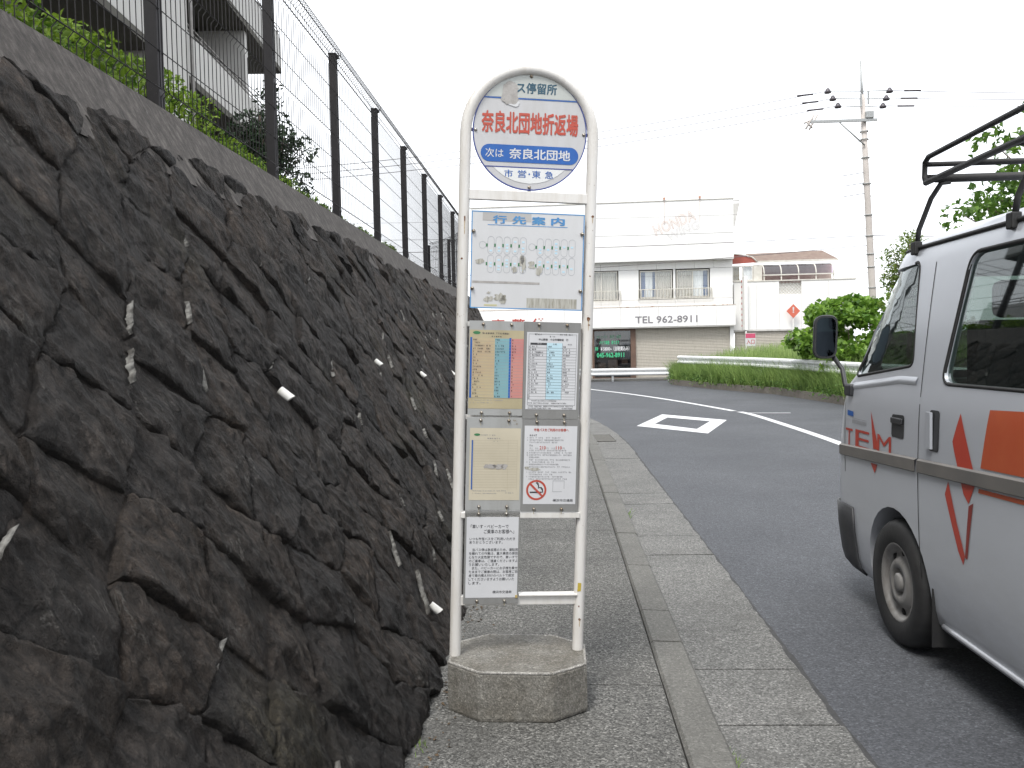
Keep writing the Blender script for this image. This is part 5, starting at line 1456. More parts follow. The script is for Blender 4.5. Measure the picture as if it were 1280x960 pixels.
for b in range(5):
    x = x0 + (x1 - x0) * b / 4
    MB().tube([(x, y - 0.01, z) for (y, z) in cs] + [(x, 2.3, 5.68)], 0.03, 6).build('sunroom_rib', M_FRAMEW, annex, fix=False)
    MB().box(x - 0.025, x + 0.025, 0.44, 0.49, 4.765, 5.0).build('sunroom_post', M_FRAMEW, annex)
MB().box(x0 - 0.06, x1 + 0.06, 0.40, 0.50, 4.99, 5.045).build('sunroom_beam', M_FRAMEW, annex)
MB().add([(7.7, 2.35, 6.30), (11.55, 2.35, 6.36), (11.95, 0.95, 5.78), (7.95, 0.95, 5.78)], [(0, 1, 2, 3)]).build('brown_roof', plain('brown_roof', (0.15, 0.10, 0.08), (0.19, 0.14, 0.11), 0.7), annex)
MB().box(7.9, 11.97, 0.90, 0.96, 5.68, 5.775).build('eaves_board', M_FRAMEW, annex)
win(annex, 6.78, 7.80, 4.77, 5.52, 0.50, [(6.83, 7.15, plain('tan_blind2', (0.40, 0.33, 0.22), None, 0.9), 0), (7.3, 7.75, M_CURT_W, 0)])
MB().box(7.82, 8.22, 0.52, 0.58, 4.765, 5.55).build('white_door', M_FRAMEW, annex)
MB().add([(6.78, 0.45, 6.08), (7.30, 0.45, 6.02), (7.70, 0.45, 5.90), (7.96, 0.45, 5.66), (6.78, 0.45, 5.60)], [(0, 1, 2, 3, 4)]).build('red_gable', plain('red_tin', (0.34, 0.085, 0.06), (0.28, 0.07, 0.05), 0.6), annex)
MB().tube([(6.76, 0.42, 6.10), (7.32, 0.42, 6.05), (7.74, 0.42, 5.92), (8.0, 0.42, 5.66)], 0.03, 6).build('gable_trim', M_FRAMEW, annex, fix=False)
# white post with hazard stripes, small board, orange diamond
wp = thing('banner_post', 'tall narrow white box post with a dark edge against the annex wall', 'post', (9.13, 41.03, RZ))
MB().box(0.0, 0.15, 0, 0.12, 2.34, 4.98).build('white_face', M_WALLW, wp); MB().box(-0.10, -0.004, 0.02, 0.14, 2.36, 4.92).build('dark_edge', M_GAP, wp)
for k in range(9): MB().box(-0.125, -0.102, 0.02, 0.10, 2.5 + k * 0.27, 2.60 + k * 0.27).build('red_stripe', M_REDL, wp)
MB().tube([(0.075, 0.06, 0.0), (0.075, 0.06, 2.36)], 0.04, 8).build('stake', M_GAP, wp)
bo = thing('notice_board', 'small pink and white notice board in the grass before the shutter', 'sign', (8.62, 38.6, RZ))
MB().box(0, 0.46, 0, 0.03, 1.55, 2.15).build('board', M_PAPER, bo); MB().box(0.01, 0.45, -0.006, -0.001, 1.92, 2.13).build('pink_header', plain('pink_board', (0.55, 0.08, 0.16), None, 0.6), bo)
text_in('入口', (0.05, 1.64, 0.41, 1.86), -0.004, M_REDL, bo, bold=0.02); MB().box(0.2, 0.25, 0.032, 0.07, 0, 1.6).build('stake', M_GAP, bo)
M_ORNG = plain('orange_red_sign', (0.58, 0.13, 0.08), (0.52, 0.13, 0.08), 0.5)
od = thing('diamond_sign', 'orange red diamond warning sign on the white annex wall', 'sign', (11.45, 40.95, RZ))
MB().prism([(0, 3.20), (0.33, 3.55 - 0.345), (0, 3.55), (-0.33, 3.205)][0:0] or [(0, 2.87), (0.33, 3.21), (0, 3.55), (-0.33, 3.21)], 'y', 0, 0.02).build('plate', M_ORNG, od)
text_in('!', (-0.04, 3.12, 0.04, 3.42), -0.003, M_PAPER, od, bold=0.03); MB().tube([(0, 0.05, 0), (0, 0.05, 3.1)], 0.03, 6).build('stake', M_GAP, od)

# ================================================================== guard rails
M_RAIL = weathered('white_rail_paint', (0.70, 0.71, 0.72), (0.5, 0.49, 0.46), None, 0.5, 0.5)
def guard_rail(pts, ztop, label, zb, post_step=3.0):
    """beam with two ridges on round posts, through ground points"""
    P = [Vector((p[0], p[1], 0)) for p in pts]; path_ = []
    for i in range(len(P) - 1):
        p0 = P[max(i - 1, 0)]; p1 = P[i]; p2 = P[i + 1]; p3 = P[min(i + 2, len(P) - 1)]
        for k in range(8):
            t = k / 8; path_.append(0.5 * ((2 * p1) + (p2 - p0) * t + (2 * p0 - 5 * p1 + 4 * p2 - p3) * t * t + (3 * p1 - p0 - 3 * p2 + p3) * t ** 3))
    path_.append(P[-1])
    g = thing('guard_rail', label, 'guard rail', (0, 0, 0), 0, 'white guard rails along the bend')
    pr = [(0.0, 0.0), (0.02, -0.005), (0.075, -0.045), (0.075, -0.095), (0.0, -0.145), (0.0, -0.195), (0.075, -0.245), (0.075, -0.295), (0.02, -0.335), (0.0, -0.34)]
    vs = []
    for i, p in enumerate(path_):
        d = (path_[min(i + 1, len(path_) - 1)] - path_[max(i - 1, 0)]).normalized(); nr = Vector((-d.y, d.x, 0))
        if nr.y > 0: nr = -nr
        zt = ztop[0] + (ztop[1] - ztop[0]) * i / (len(path_) - 1)
        for (o_, z) in pr: vs.append((p.x + nr.x * o_, p.y + nr.y * o_, zt + z))
    k_ = len(pr)
    b = MB().add(vs, [(i * k_ + j, i * k_ + j + 1, (i + 1) * k_ + j + 1, (i + 1) * k_ + j) for i in range(len(path_) - 1) for j in range(k_ - 1)]).build('beam', M_RAIL, g, fix=False)
    md = b.modifiers.new('thick', 'SOLIDIFY'); md.thickness = 0.006
    acc = 0.4
    for i in range(1, len(path_)):
        acc += (path_[i] - path_[i - 1]).length
        if acc > post_step * 0.5:
            acc -= post_step; p = path_[i]; zt = ztop[0] + (ztop[1] - ztop[0]) * i / (len(path_) - 1)
            MB().tube([(p.x + 0.06, p.y + 0.10, zb), (p.x + 0.06, p.y + 0.10, zt - 0.02)], 0.055, 10).build('post', M_RAIL, g, fix=False)
guard_rail([(5.1, 35.3), (5.95, 32.0), (6.69, 29.0), (7.15, 26.2), (7.42, 23.4), (7.6, 20.0), (7.7, 15.0)], (1.09, 0.92), 'white guard rail standing in the grass in front of the bush', 0.1)
guard_rail([(-14.0, 41.0), (-7.0, 39.8), (0.0, 39.2), (4.4, 38.9), (6.4, 38.6)], (0.52, 0.50), 'white guard rail in front of the shop shutter', RZ - 0.1)
# pale kerb strip before the shop
struct(MB().box(-16, 9, 39.45, 40.9, RZ - 0.1, RZ + 0.10).build('far_pavement', M_GUTTER))

# ================================================================== grassy verge right of the road
VK = [(7.3, -20), (7.25, 5), (7.22, 14), (7.18, 21.8), (6.85, 26.5), (5.75, 30.2), (4.75, 34.6), (4.9, 37.0), (6.0, 38.2)]
mb = MB(); vs = []
for (x, y) in VK: vs += [(x, y, RZ - 0.05), (x, y, 0.10), (x + 0.15, y + 0.02, 0.10)]
mb.add(vs, [(3 * i + j, 3 * i + j + 1, 3 * i + j + 4, 3 * i + j + 3) for i in range(len(VK) - 1) for j in range(2)])
struct(mb.build('verge_kerb', make_concrete('old_kerb_concrete', (0.115, 0.10, 0.085), (0.16, 0.145, 0.125), 0.3, 60.0, (0.06, 0.06, 0.03), bump=0.5)))
mb = MB(); vs = []; hgt = [(0.10, 0.06), (0.6, 0.20), (1.2, 0.45), (2.5, 0.95), (5, 1.05), (40, 1.05)]
for (x, y) in VK:
    f_ = 1.0 if y < 33 else 0.9 if y < 36 else 0.3
    for (o_, z) in hgt: vs.append((x + 0.05 + o_, y, 0.05 + (z - 0.05) * f_))
k_ = len(hgt)
mb.add(vs, [(i * k_ + j, i * k_ + j + 1, (i + 1) * k_ + j + 1, (i + 1) * k_ + j) for i in range(len(VK) - 1) for j in range(k_ - 1)], True)
struct(mb.build('verge', M_SOIL))
def vk_x(y):
    for (xa, ya), (xb, yb) in zip(VK, VK[1:]):
        if ya <= y <= yb: return xa + (xb - xa) * (y - ya) / (yb - ya)
    return VK[-1][0]
def vz(x, y):
    o_ = x - vk_x(y) - 0.05; f_ = 1.0 if y < 33 else 0.9 if y < 36 else 0.3
    z = 0.06
    for (a, za), (b, zb) in zip(hgt, hgt[1:]):
        if a <= o_ <= b: z = za + (zb - za) * (o_ - a) / (b - a)
    return 0.05 + (z - 0.05) * f_
def blades(name, pts, hmin, hmax, w, mat, lean=0.35):
    """upright grass blades, each bent over at the tip"""
    n = len(pts); pts = np.asarray(pts, float)
    h = rng.uniform(hmin, hmax, n); az = rng.uniform(0, 2 * math.pi, n); ln = rng.uniform(0.05, lean, n) * h; ww = w * rng.uniform(0.6, 1.3, n)
    d = np.stack([np.cos(az), np.sin(az), np.zeros(n)], 1); t = np.stack([-np.sin(az), np.cos(az), np.zeros(n)], 1)
    az2 = rng.uniform(0, 2 * math.pi, n); t = np.stack([np.cos(az2), np.sin(az2), np.zeros(n)], 1)
    up = np.array([0, 0, 1.0])
    p0 = pts - t * ww[:, None] / 2; p1 = pts + t * ww[:, None] / 2
    m = pts + d * (ln * 0.35)[:, None] + up * (h * 0.6)[:, None]
    p2 = m + t * (ww * 0.35)[:, None]; p3 = m - t * (ww * 0.35)[:, None]
    p4 = pts + d * ln[:, None] + up * h[:, None]
    V = np.stack([p0, p1, p2, p3, p4], 1).reshape(-1, 3)
    b = (np.arange(n) * 5)[:, None]
    F = np.concatenate([b + np.array([[0, 1, 2]]), b + np.array([[0, 2, 3]]), b + np.array([[3, 2, 4]])], 0)
    return np_mesh(name, V, F, mat)
M_GRASS = foliage('grass_blade', (0.08, 0.15, 0.035), (0.24, 0.36, 0.11), 0.45)
M_GRASSD = foliage('dark_weed', (0.025, 0.06, 0.015), (0.06, 0.12, 0.03), 0.3)
P = []
for k in range(27000):
    y = rng.uniform(19, 37.5); x = vk_x(y) + 0.06 + abs(rng.normal(0, 0.65))
    if noise.noise(Vector((x * 1.6, y * 1.6, 7))) < rng.uniform(-0.75, 0.15): continue
    P.append((x, y, vz(x, y) - 0.02))
tag(blades('grass', P, 0.16, 0.85, 0.016, M_GRASS, 0.95), 'long green grass growing over the verge kerb', 'grass', kind='stuff')
P = []
for k in range(15000):
    y = rng.uniform(22, 37.2); x = vk_x(y) + rng.uniform(0.55, 6.0)
    P.append((x, y, vz(x, y) - 0.03))
tag(blades('tall_grass', P, 0.30, 0.72, 0.018, foliage('pale_grass', (0.17, 0.26, 0.08), (0.32, 0.44, 0.17), 0.45), 0.5), 'tall pale green grass behind the guard rail', 'grass', kind='stuff')

# ================================================================== leaves, bushes, trees
def leaf_cloud(name, pts, size, mat, parent=None, up=0.5, asp=0.55, fold=0.18, out=None):
    n = len(pts); pts = np.asarray(pts, float)
    nr = rng.normal(0, 1, (n, 3)); nr /= np.linalg.norm(nr, axis=1)[:, None]
    nr += np.array([0, 0, up])
    if out is not None: nr += out
    nr /= np.linalg.norm(nr, axis=1)[:, None]
    a = rng.normal(0, 1, (n, 3)); t = a - nr * (a * nr).sum(1)[:, None]; t /= np.linalg.norm(t, axis=1)[:, None]
    b = np.cross(nr, t); L = size * rng.uniform(0.6, 1.35, n); W = L * asp * rng.uniform(0.8, 1.2, n)
    v0 = pts - t * (L / 2)[:, None]; v2 = pts + t * (L / 2)[:, None] - nr * (L * 0.12)[:, None]
    v1 = pts + b * (W / 2)[:, None] + nr * (W * fold)[:, None] - t * (L * 0.08)[:, None]; v3 = pts - b * (W / 2)[:, None] + nr * (W * fold)[:, None] - t * (L * 0.08)[:, None]
    V = np.stack([v0, v1, v2, v3], 1).reshape(-1, 3); q = (np.arange(n) * 4)[:, None]
    F = np.concatenate([q + np.array([[0, 1, 2]]), q + np.array([[0, 2, 3]])], 0)
    return np_mesh(name, V, F, mat, parent)
def clump_pts(centres, per, r):
    out = []
    for (c, k) in centres:
        m = int(per * k); v = rng.normal(0, 1, (m, 3)); v /= np.linalg.norm(v, axis=1)[:, None]
        rr = r * k ** 0.5 * rng.uniform(0.35, 1.0, m) ** 0.6
        out.append(np.asarray(c)[None, :] + v * rr[:, None] * np.array([1, 1, 0.75]))
    return np.concatenate(out, 0)
M_BARK = plain('bark', (0.10, 0.075, 0.055), (0.06, 0.045, 0.035), 0.95, 8.0, bump=0.8, bscale=40, stretch=(3, 3, 0.6))
def tree(name, label, base, h, crown, mat, leaf, n_limb, per, cr, seed, cat='tree', trunk=0.10, lo=0.35, group=None, up=0.5, asp=0.55):
    """trunk, limbs and leaf clumps round the limb tips; crown = (rx, ry, rz) about the crown's middle"""
    r = random.Random(seed)
    t = thing(name, label, cat, base, 0, group)
    pts = []; k_ = 7
    for k in range(k_): pts.append((r.uniform(-0.05, 0.05) * k * h / 12, r.uniform(-0.05, 0.05) * k * h / 12, h * 0.86 * k / (k_ - 1)))
    mb = MB().tube(pts, [trunk * (1 - 0.8 * k / (k_ - 1)) + 0.01 for k in range(k_)], 10)
    tr = mb.build('trunk', M_BARK, t, fix=False)
    cen = []; zc = h - crown[2]
    for k in range(n_limb):
        a = r.uniform(0, 2 * math.pi); ph = math.acos(r.uniform(-0.75, 1.0)); q = r.uniform(0.45, 1.0)
        tip = Vector((crown[0] * math.sin(ph) * math.cos(a) * q, crown[1] * math.sin(ph) * math.sin(a) * q, zc + crown[2] * math.cos(ph) * q))
        f_ = min(0.95, max(lo, (tip.z - 0.25 * h) / h)); i = f_ * (k_ - 1); j = min(k_ - 2, int(i)); s0 = Vector(pts[j]).lerp(Vector(pts[j + 1]), i - j)
        mid = s0.lerp(tip, 0.5) + Vector((r.uniform(-0.1, 0.1), r.uniform(-0.1, 0.1), 0.08)) * h * 0.2
        MB().tube([s0, mid, tip], [trunk * 0.35, trunk * 0.2, 0.006], 6).build('limb', M_BARK, tr, fix=False)
        cen.append((tuple(tip), r.uniform(0.6, 1.3)))
        if r.random() < 0.6: cen.append((tuple(mid.lerp(tip, 0.45)), r.uniform(0.4, 0.9)))
    P = clump_pts(cen, per, cr)
    leaf_cloud('crown', P, leaf, mat, t, up, asp)
    return t
M_KUDZU = foliage('broad_leaf', (0.055, 0.14, 0.018), (0.18, 0.32, 0.05), 0.4, 0.42)
M_TREE1 = foliage('tree_leaf', (0.04, 0.10, 0.016), (0.12, 0.23, 0.04), 0.4)
M_TREE2 = foliage('yew_leaf', (0.012, 0.028, 0.014), (0.03, 0.06, 0.026), 0.2)
M_TREE3 = foliage('yellow_green_leaf', (0.07, 0.12, 0.02), (0.16, 0.23, 0.05), 0.4)
M_HEDGE = foliage('hedge_leaf', (0.045, 0.11, 0.012), (0.19, 0.30, 0.035), 0.4)
P = []
for k in range(110):
    y = rng.uniform(20, 37); x = vk_x(y) + rng.uniform(0.05, 1.0); m = int(rng.integers(20, 60)); z = vz(x, y) - 0.02
    P.append(np.array([x, y, z]) + rng.normal(0, 1, (m, 3)) * np.array([0.09, 0.09, 0.0]))
tag(blades('grass_tufts', np.concatenate(P, 0), 0.45, 1.0, 0.016, foliage('tuft_blade', (0.07, 0.14, 0.03), (0.26, 0.37, 0.12), 0.45), 0.8), 'taller grass tufts standing in front of the guard rail', 'grass', kind='stuff')
P = []
for k in range(130):
    y = rng.uniform(20, 36); x = vk_x(y) + rng.uniform(0.0, 0.5); z = max(0.02, vz(x, y)) + 0.05
    m = rng.integers(18, 46); P.append(np.array([x, y, z + 0.08]) + rng.normal(0, 1, (m, 3)) * np.array([0.16, 0.16, 0.10]))
tag(leaf_cloud('weeds', np.concatenate(P, 0), 0.085, foliage('weed_leaf', (0.04, 0.10, 0.02), (0.12, 0.22, 0.05), 0.35), None, 0.8, 0.5), 'broad leaved weeds hanging over the verge kerb', 'weeds', kind='stuff')
# broad-leaved bush behind the rail
bush = thing('broad_leaved_bush', 'big rounded broad leaved green bush growing over the guard rail', 'bush', (8.15, 24.4, 0.42))
cen = []
r = random.Random(5)
for k in range(75):
    a = r.uniform(0, 2 * math.pi); ph = math.acos(r.uniform(-0.35, 1.0)); q = r.uniform(0.55, 1.0)
    cen.append(((1.75 * math.sin(ph) * math.cos(a) * q + 0.35, 1.2 * math.sin(ph) * math.sin(a) * q, 1.05 + 1.42 * math.cos(ph) * q), r.uniform(0.6, 1.3)))
for k in range(26):
    cen.append(((1.6 + r.uniform(-0.6, 2.6), r.uniform(-0.8, 0.8), r.uniform(0.2, 1.9)), r.uniform(0.6, 1.2)))
for k in range(26): cen.append(((r.uniform(-0.9, 1.6), -1.0 + r.uniform(-0.45, 0.3), r.uniform(-0.1, 0.9)), r.uniform(0.4, 0.9)))
for k in range(10):
    a = 2 * math.pi * k / 10
    MB().tube([(0.3, 0, -0.1), (0.3 + 0.5 * math.cos(a), 0.4 * math.sin(a), 0.7), (0.3 + 1.2 * math.cos(a), 0.9 * math.sin(a), 1.4)], [0.03, 0.02, 0.006], 6).build('stem', M_BARK, bush, fix=False)
leaf_cloud('foliage', clump_pts(cen, 66, 0.38), 0.165, M_KUDZU, bush, 0.75, 0.85, 0.10)
# trees right of the road
tree('roadside_tree', 'leafy green tree overhanging the road behind the van roof rack', (8.6, 13.6, 0.5), 5.3, (2.55, 2.3, 1.75), M_TREE1, 0.135, 64, 70, 0.42, 12, trunk=0.13, asp=0.6)
tree('young_tree', 'small yellow green tree between the utility pole and the van roof', (8.7, 21.0, 0.6), 3.75, (0.75, 0.75, 1.35), M_TREE3, 0.09, 46, 60, 0.26, 22, trunk=0.06, asp=0.45, up=0.2)
# hedge and dark tree on the terrace
hedge = thing('hedge', 'bright green clipped hedge behind the mesh fence on the wall', 'hedge', (0, 0, CT))
P = []; O = []
for k in range(56000):
    s_ = rng.uniform(1.5, 19.5); o_ = rng.uniform(-0.50, 0.42)
    top_ = (0.50 if s_ < 5.6 else 0.34 if s_ < 9 else 0.28) + 0.10 * noise.noise(Vector((s_ * 1.1, o_ * 2, 0))) + 0.07 * noise.noise(Vector((s_ * 3.3, o_ * 5, 3))) - 0.5 * max(0, abs(o_ + 0.04) - 0.2) ** 1.5
    if s_ > 12: top_ *= 0.75
    q = rng.uniform(0, 1) ** 0.45
    x, y, h = wpath(s_, coff(CT) - 0.78 + o_)
    P.append((x, y, top_ * q)); 
leaf_cloud('foliage', P, 0.050, M_HEDGE, hedge, 0.7, 0.45)
for k in range(40):
    s_ = 1.6 + k * 0.45; x, y, h = wpath(s_, coff(CT) - 0.8)
    MB().tube([(x, y, -0.1), (x + random.uniform(-0.1, 0.1), y + 0.05, 0.2), (x + random.uniform(-0.2, 0.2), y + 0.1, 0.42)], [0.018, 0.012, 0.004], 5).build('stem', M_BARK, hedge, fix=False)
tree('evergreen_tree', 'dark evergreen tree behind the fence at the end of the apartment block', (-4.75, 13.3, CT - 0.05), 3.15, (0.72, 0.72, 1.35), M_TREE2, 0.10, 58, 52, 0.26, 31, trunk=0.06, lo=0.15, asp=0.4, up=0.3)
# ================================================================== apartment block on the terrace
M_APT = weathered('apartment_render', (0.48, 0.475, 0.46), (0.40, 0.39, 0.365), None, 0.8, 0.5)
M_APT_D = plain('apartment_recess', (0.16, 0.155, 0.15), (0.13, 0.125, 0.12), 0.85)
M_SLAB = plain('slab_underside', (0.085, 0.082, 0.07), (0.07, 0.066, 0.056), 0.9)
M_RAILING = plain('balcony_rail', (0.30, 0.29, 0.28), (0.22, 0.21, 0.2), 0.5)
apt = thing('apartment_block', 'pale concrete apartment block with long balconies behind the fence', 'apartment block', (-8.0, 24.4, CT - 0.06), rad(4.5))
# local: y runs away from the viewer (end at 0), x towards the road, z up
Lb = 30.0; FHt = 2.72; NF = 5
MB().box(-9, -1.3, -Lb, -0.9, 0, NF * FHt + 0.5).build('block_body', M_APT, apt)
MB().box(-9.2, -1.1, -Lb - 0.2, -0.7, NF * FHt + 0.502, NF * FHt + 0.8).build('roof_slab', M_APT, apt)
bays = [(-7.8, 0.0), (-17.0, -9.5), (-26.0, -18.6)]
for bi, (ya, yb) in enumerate(bays):
    for f_ in range(1, NF + 1):
        z = f_ * FHt - 1.0
        if f_ == NF: continue
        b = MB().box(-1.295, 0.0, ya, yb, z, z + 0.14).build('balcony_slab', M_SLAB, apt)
        MB().box(-0.10, 0.003, ya, yb, z + 0.142, z + 1.02).build('parapet_wall', M_APT, b)
        MB().box(-1.25, -0.105, yb - 0.10, yb - 0.002, z + 0.142, z + 1.02).build('end_parapet', M_APT, b)
        for zz_ in (1.12, 1.22): MB().tube([(-0.05, ya + 0.02, z + zz_), (-0.05, yb - 0.03, z + zz_), (-1.2, yb - 0.03, z + zz_)], 0.018, 6).build('handrail', M_RAILING, b, fix=False)
        for k in range(9):
            y = ya + 0.1 + (yb - ya - 0.2) * k / 8; MB().tube([(-0.05, y, z + 1.02), (-0.05, y, z + 1.22)], 0.012, 5).build('baluster', M_RAILING, b, fix=False)
    for f_ in range(0, NF):
        z = f_ * FHt
        for (wa, wb) in ((ya + 0.6, ya + 2.4), (ya + 3.3, ya + 5.0)):
            w = MB().box(-1.298, -1.27, wa, wb, z + 0.25, z + 2.1).build('balcony_door', M_RAILING, apt)
            MB().box(-1.268, -1.262, wa + 0.06, wb - 0.06, z + 0.31, z + 2.04).build('pane', glass('dark_pane', (0.2, 0.2, 0.2), 0.4), w)
for (y0_, y1_, xe) in ((-9.45, -7.83, 0.04), (-18.5, -17.05, 0.04), (-3.30, -3.05, -0.115)): MB().box(-1.29, xe, y0_, y1_, 0, NF * FHt - 1.3).build('fin_wall', M_APT, apt)
MB().box(-1.6, -1.292, -0.895, -0.55, 0, NF * FHt).build('corner_pier', M_APT, apt)
for yy in (-7.76, -0.5): MB().tube([(-1.0 if yy > -1 else 0.09, yy, 0.0), (-1.0 if yy > -1 else 0.09, yy, NF * FHt)], 0.04, 8).build('down_pipe', M_RAILING, apt, fix=False)

# ================================================================== utility pole and wires
M_POLE = plain('pole_concrete', (0.50, 0.46, 0.43), (0.44, 0.405, 0.38), 0.9, 3.0, bump=0.3)
M_GALV = plain('galvanised_steel', (0.36, 0.37, 0.37), (0.28, 0.29, 0.29), 0.5, 20.0, 0.3)
M_INS = plain('insulator', (0.045, 0.04, 0.05), (0.06, 0.05, 0.06), 0.4)
PB = Vector((12.42, 33.0, 0.0)); PT = Vector((11.84, 33.0, 11.7))
pole = thing('utility_pole', 'leaning concrete utility pole with a cross arm and black insulators', 'utility pole', tuple(PB))
def pp(z): return (PT - PB) * (z / 11.7)
MB().tube([pp(-0.5), pp(4), pp(8), pp(11.0)], [0.150, 0.132, 0.113, 0.095], 14).build('shaft', M_POLE, pole, fix=False)
MB().tube([pp(10.7), pp(11.4), pp(12.3)], [0.075, 0.05, 0.03], 8).build('top_spike', M_GALV, pole, fix=False)
for z in (3.6, 4.4, 4.9, 5.6, 6.4, 7.6, 8.6, 9.3, 9.6):
    c = pp(z); MB().lathe([(0.13, -0.018), (0.158, -0.018), (0.158, 0.018), (0.13, 0.018)], 14, 'z', tuple(c)).build('band', M_GALV, pole, fix=False)
for k in range(14):
    z = 4.2 + k * 0.42; c = pp(z); sd = 1 if k % 2 else -1
    MB().tube([c + Vector((sd * 0.12, 0, 0)), c + Vector((sd * 0.27, 0, 0))], 0.012, 5).build('step_bolt', M_GALV, pole, fix=False)
a0 = pp(10.0)
MB().box(-2.05 + a0.x, 0.45 + a0.x, -0.20, -0.12, a0.z - 0.05, a0.z + 0.05).build('cross_arm', M_GALV, pole)
MB().tube([Vector((a0.x - 0.95, -0.16, a0.z - 0.06)), pp(9.05) + Vector((-0.05, -0.14, 0))], 0.03, 6).build('arm_brace', M_GALV, pole, fix=False)
for (dx0, dz0, dx1, dz1) in ((-2.25, -0.28, -1.90, 0.30), (-2.12, -0.30, -1.78, 0.26), (-2.30, -0.05, -1.95, 0.12), (-2.22, 0.0, -1.98, -0.22)):
    MB().tube([(a0.x + dx0, -0.2, a0.z + dz0), (a0.x + dx1, -0.12, a0.z + dz1)], 0.035, 6).build('arm_end_bracket', M_POLE, pole, fix=False)
MB().box(a0.x + 0.02, a0.x + 0.32, -0.24, 0.02, a0.z + 0.06, a0.z + 0.34, 0.03).build('junction_box', M_GALV, pole)
for (dx, dz, L) in ((0.12, 1.0, 0.8), (-0.16, 0.9, 0.8)):
    MB().box(a0.x + dx - 0.03, a0.x + dx + 0.03, -0.22, -0.16, a0.z + dz - L / 2, a0.z + dz + L / 2 - 0.3).build('rod_bracket', M_GALV, pole)
tips = []
for k, z in enumerate((10.55, 10.85, 11.15)):
    c = pp(z)
    for sd in (-1, 1):
        e = c + Vector((sd * (0.62 + 0.16 * k + (0.35 if sd < 0 else 0.1)), -0.1 + 0.05 * k, 0.05 - (0.06 if sd > 0 else 0)))
        MB().tube([c, e], 0.018, 6).build('insulator_arm', M_GALV, pole, fix=False)
        MB().lathe([(0.0, 0.12), (0.05, 0.10), (0.135, -0.05), (0.125, -0.08), (0.0, -0.04)], 12, 'z', tuple(e)).build('insulator', M_INS, pole, fix=False)
        tips.append((sd, PB + e))
for k, z in enumerate((8.05, 7.65, 7.25)):
    c = pp(z); MB().tube([c + Vector((-0.05, 0, 0)), c + Vector((-0.9, -0.05, -0.12))], 0.014, 5).build('service_bracket', M_INS, pole, fix=False)
M_WIRE = plain('cable', (0.11, 0.095, 0.10), (0.16, 0.14, 0.145), 0.6)
def wire(a, b, sag, r, label, seg=24):
    a, b = Vector(a), Vector(b); pts = []
    for k in range(seg + 1):
        t = k / seg; p = a.lerp(b, t); p.z -= sag * 4 * t * (1 - t); pts.append(p)
    w = MB().tube(pts, r, 4, smooth=False).build('overhead_wire', M_WIRE, None, fix=False)
    return tag(w, label, 'wire', 'overhead wires strung from the utility pole')
names = ['lowest', 'middle', 'topmost']; i_ = {-1: 0, 1: 0}
for sd, e in tips:
    k = i_[sd]; i_[sd] += 1
    if sd < 0:
        o = wire(e, (-22.0, 38.0 + k * 0.4, 9.3 + k * 0.35), 0.7, 0.013, f'{names[k]} thin power wire running left from the pole insulators')
        c = e.lerp(Vector((-22.0, 38.0, 9.3)), 0.03)
    else:
        wire(e, (44.0, 30.0 + k, 10.2 + k * 0.3), 0.5, 0.013, f'{names[k]} thin power wire running right from the pole insulators')
for sd, e in tips:
    d = Vector((sd * 0.55, 0, -0.03 if sd > 0 else -0.10)); q = e + d
    MB().tube([q - PB, q + Vector((sd * 0.6, 0.05 if sd < 0 else -0.05, -0.03)) - PB], 0.035, 6).build('wire_sleeve', M_INS, pole, fix=False)
wire(PB + pp(5.62), (-24, 41.5 - 3, 6.6), 0.35, 0.013, 'thick black cable crossing the front of the white parapet'); 
wire(PB + pp(5.95), (-24, 38.2, 7.2), 0.3, 0.008, 'thin cable just above the thick black one')
wire(PB + pp(5.25), (-24, 37.8, 4.9), 0.45, 0.012, 'slack cable crossing below the thick black one')
wire(PB + pp(6.6), (-24, 39.3, 8.0), 0.2, 0.006, 'faint thin wire near the top of the white parapet')
wire(PB + pp(5.62), (40, 28, 5.4), 0.5, 0.015, 'thick black cable leaving the pole towards the tree')
wire(PB + pp(7.2), (15.4, 32.0, 5.9), 0.25, 0.006, 'thin stay wire slanting down right from the pole shaft')

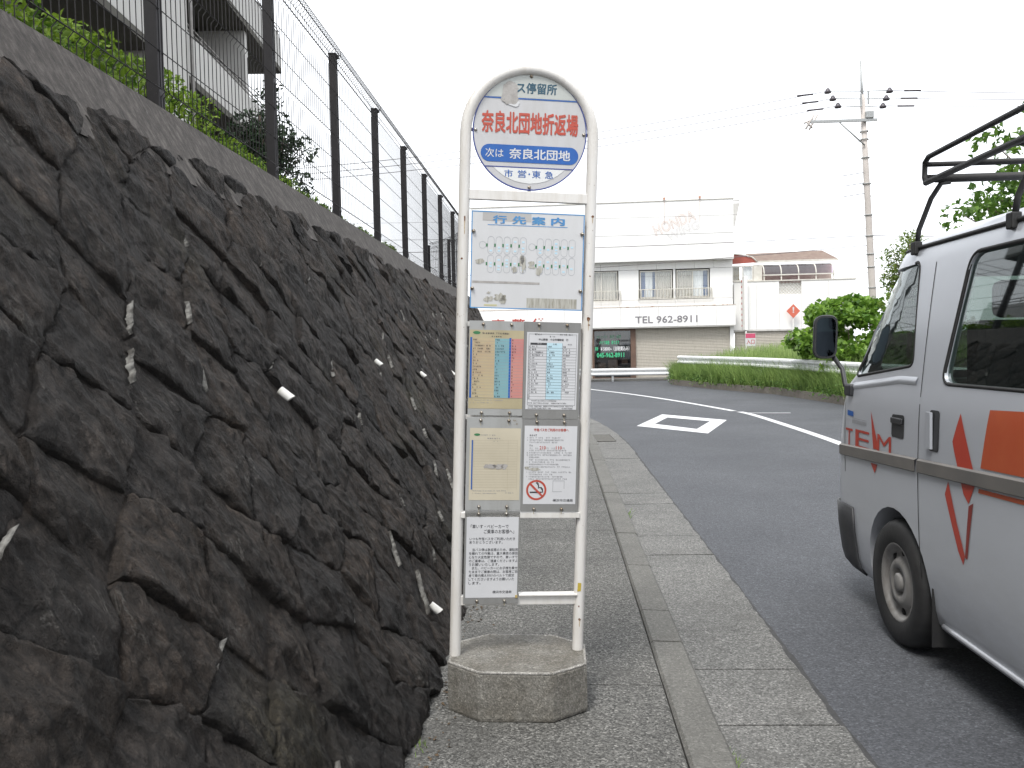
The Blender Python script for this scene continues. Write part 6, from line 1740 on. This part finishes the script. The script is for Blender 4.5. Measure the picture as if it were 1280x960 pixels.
# ================================================================== small things on the ground
gt = thing('gutter_grate', 'small rusty steel grate set in the gutter beyond the sign post', 'grate', (0, 0, 0))
def gp(s_, o_, z): x, y, h = path(s_, o_); return (x, y, z)
sA, sB, oA, oB = 13.6, 14.5, 0.20, 0.52
M_GRATE = plain('rusty_grate', (0.085, 0.085, 0.08), (0.12, 0.115, 0.105), 0.7, 20.0)
MB().quad(gp(sA, oA, RZ + 0.009), gp(sB, oA, RZ + 0.009), gp(sB, oB, RZ + 0.011), gp(sA, oB, RZ + 0.011)).build('dark_pit', M_BLACK, gt)
for k in range(12):
    s_ = sA + (sB - sA) * (k + 0.5) / 12; MB().tube([gp(s_, oA, RZ + 0.018), gp(s_, oB, RZ + 0.018)], 0.011, 4, smooth=False).build('grate_bar', M_GRATE, gt, fix=False)
for (a, b) in (((sA, oA), (sB, oA)), ((sA, oB), (sB, oB)), ((sA, oA), (sA, oB)), ((sB, oA), (sB, oB))): MB().tube([gp(a[0], a[1], RZ + 0.018), gp(b[0], b[1], RZ + 0.018)], 0.018, 4, smooth=False).build('grate_rim', M_GRATE, gt, fix=False)
def weed(x, y, z, n, h, label):
    P = [(x + rng.normal(0, 0.012), y + rng.normal(0, 0.03), z) for k in range(n)]
    o = blades('weed_tuft', P, h * 0.4, h, 0.006, M_GRASS, 0.9)
    return tag(o, label, 'weed', 'weeds at the kerb')
x, y, h = path(7.3, 0.17); weed(x, y, RZ, 40, 0.13, 'small green weed growing at the kerb far along the gutter')
x, y, h = path(2.98, 0.172); weed(x, y, RZ, 45, 0.075, 'green weed tuft between kerb and gutter at the near kerb end')
x, y, h = path(2.78, 0.172); weed(x, y, RZ, 30, 0.06, 'lowest and nearest small weed tuft beside the kerb')
weed(-0.50, 2.86, 0.0, 22, 0.035, 'tiny green weed at the foot of the stone wall')
P = []
for k in range(420):
    s_ = rng.uniform(1.8, 9); x, y, h = wpath(s_, W0 + 0.035 + abs(rng.normal(0, 0.05))); P.append((x, y, 0.012))
tag(leaf_cloud('litter', P, 0.018, plain('dry_litter', (0.12, 0.075, 0.04), (0.06, 0.05, 0.035), 0.9), None, 2.5, 0.5), 'dry leaf crumbs and grit along the foot of the wall', 'litter', kind='stuff')
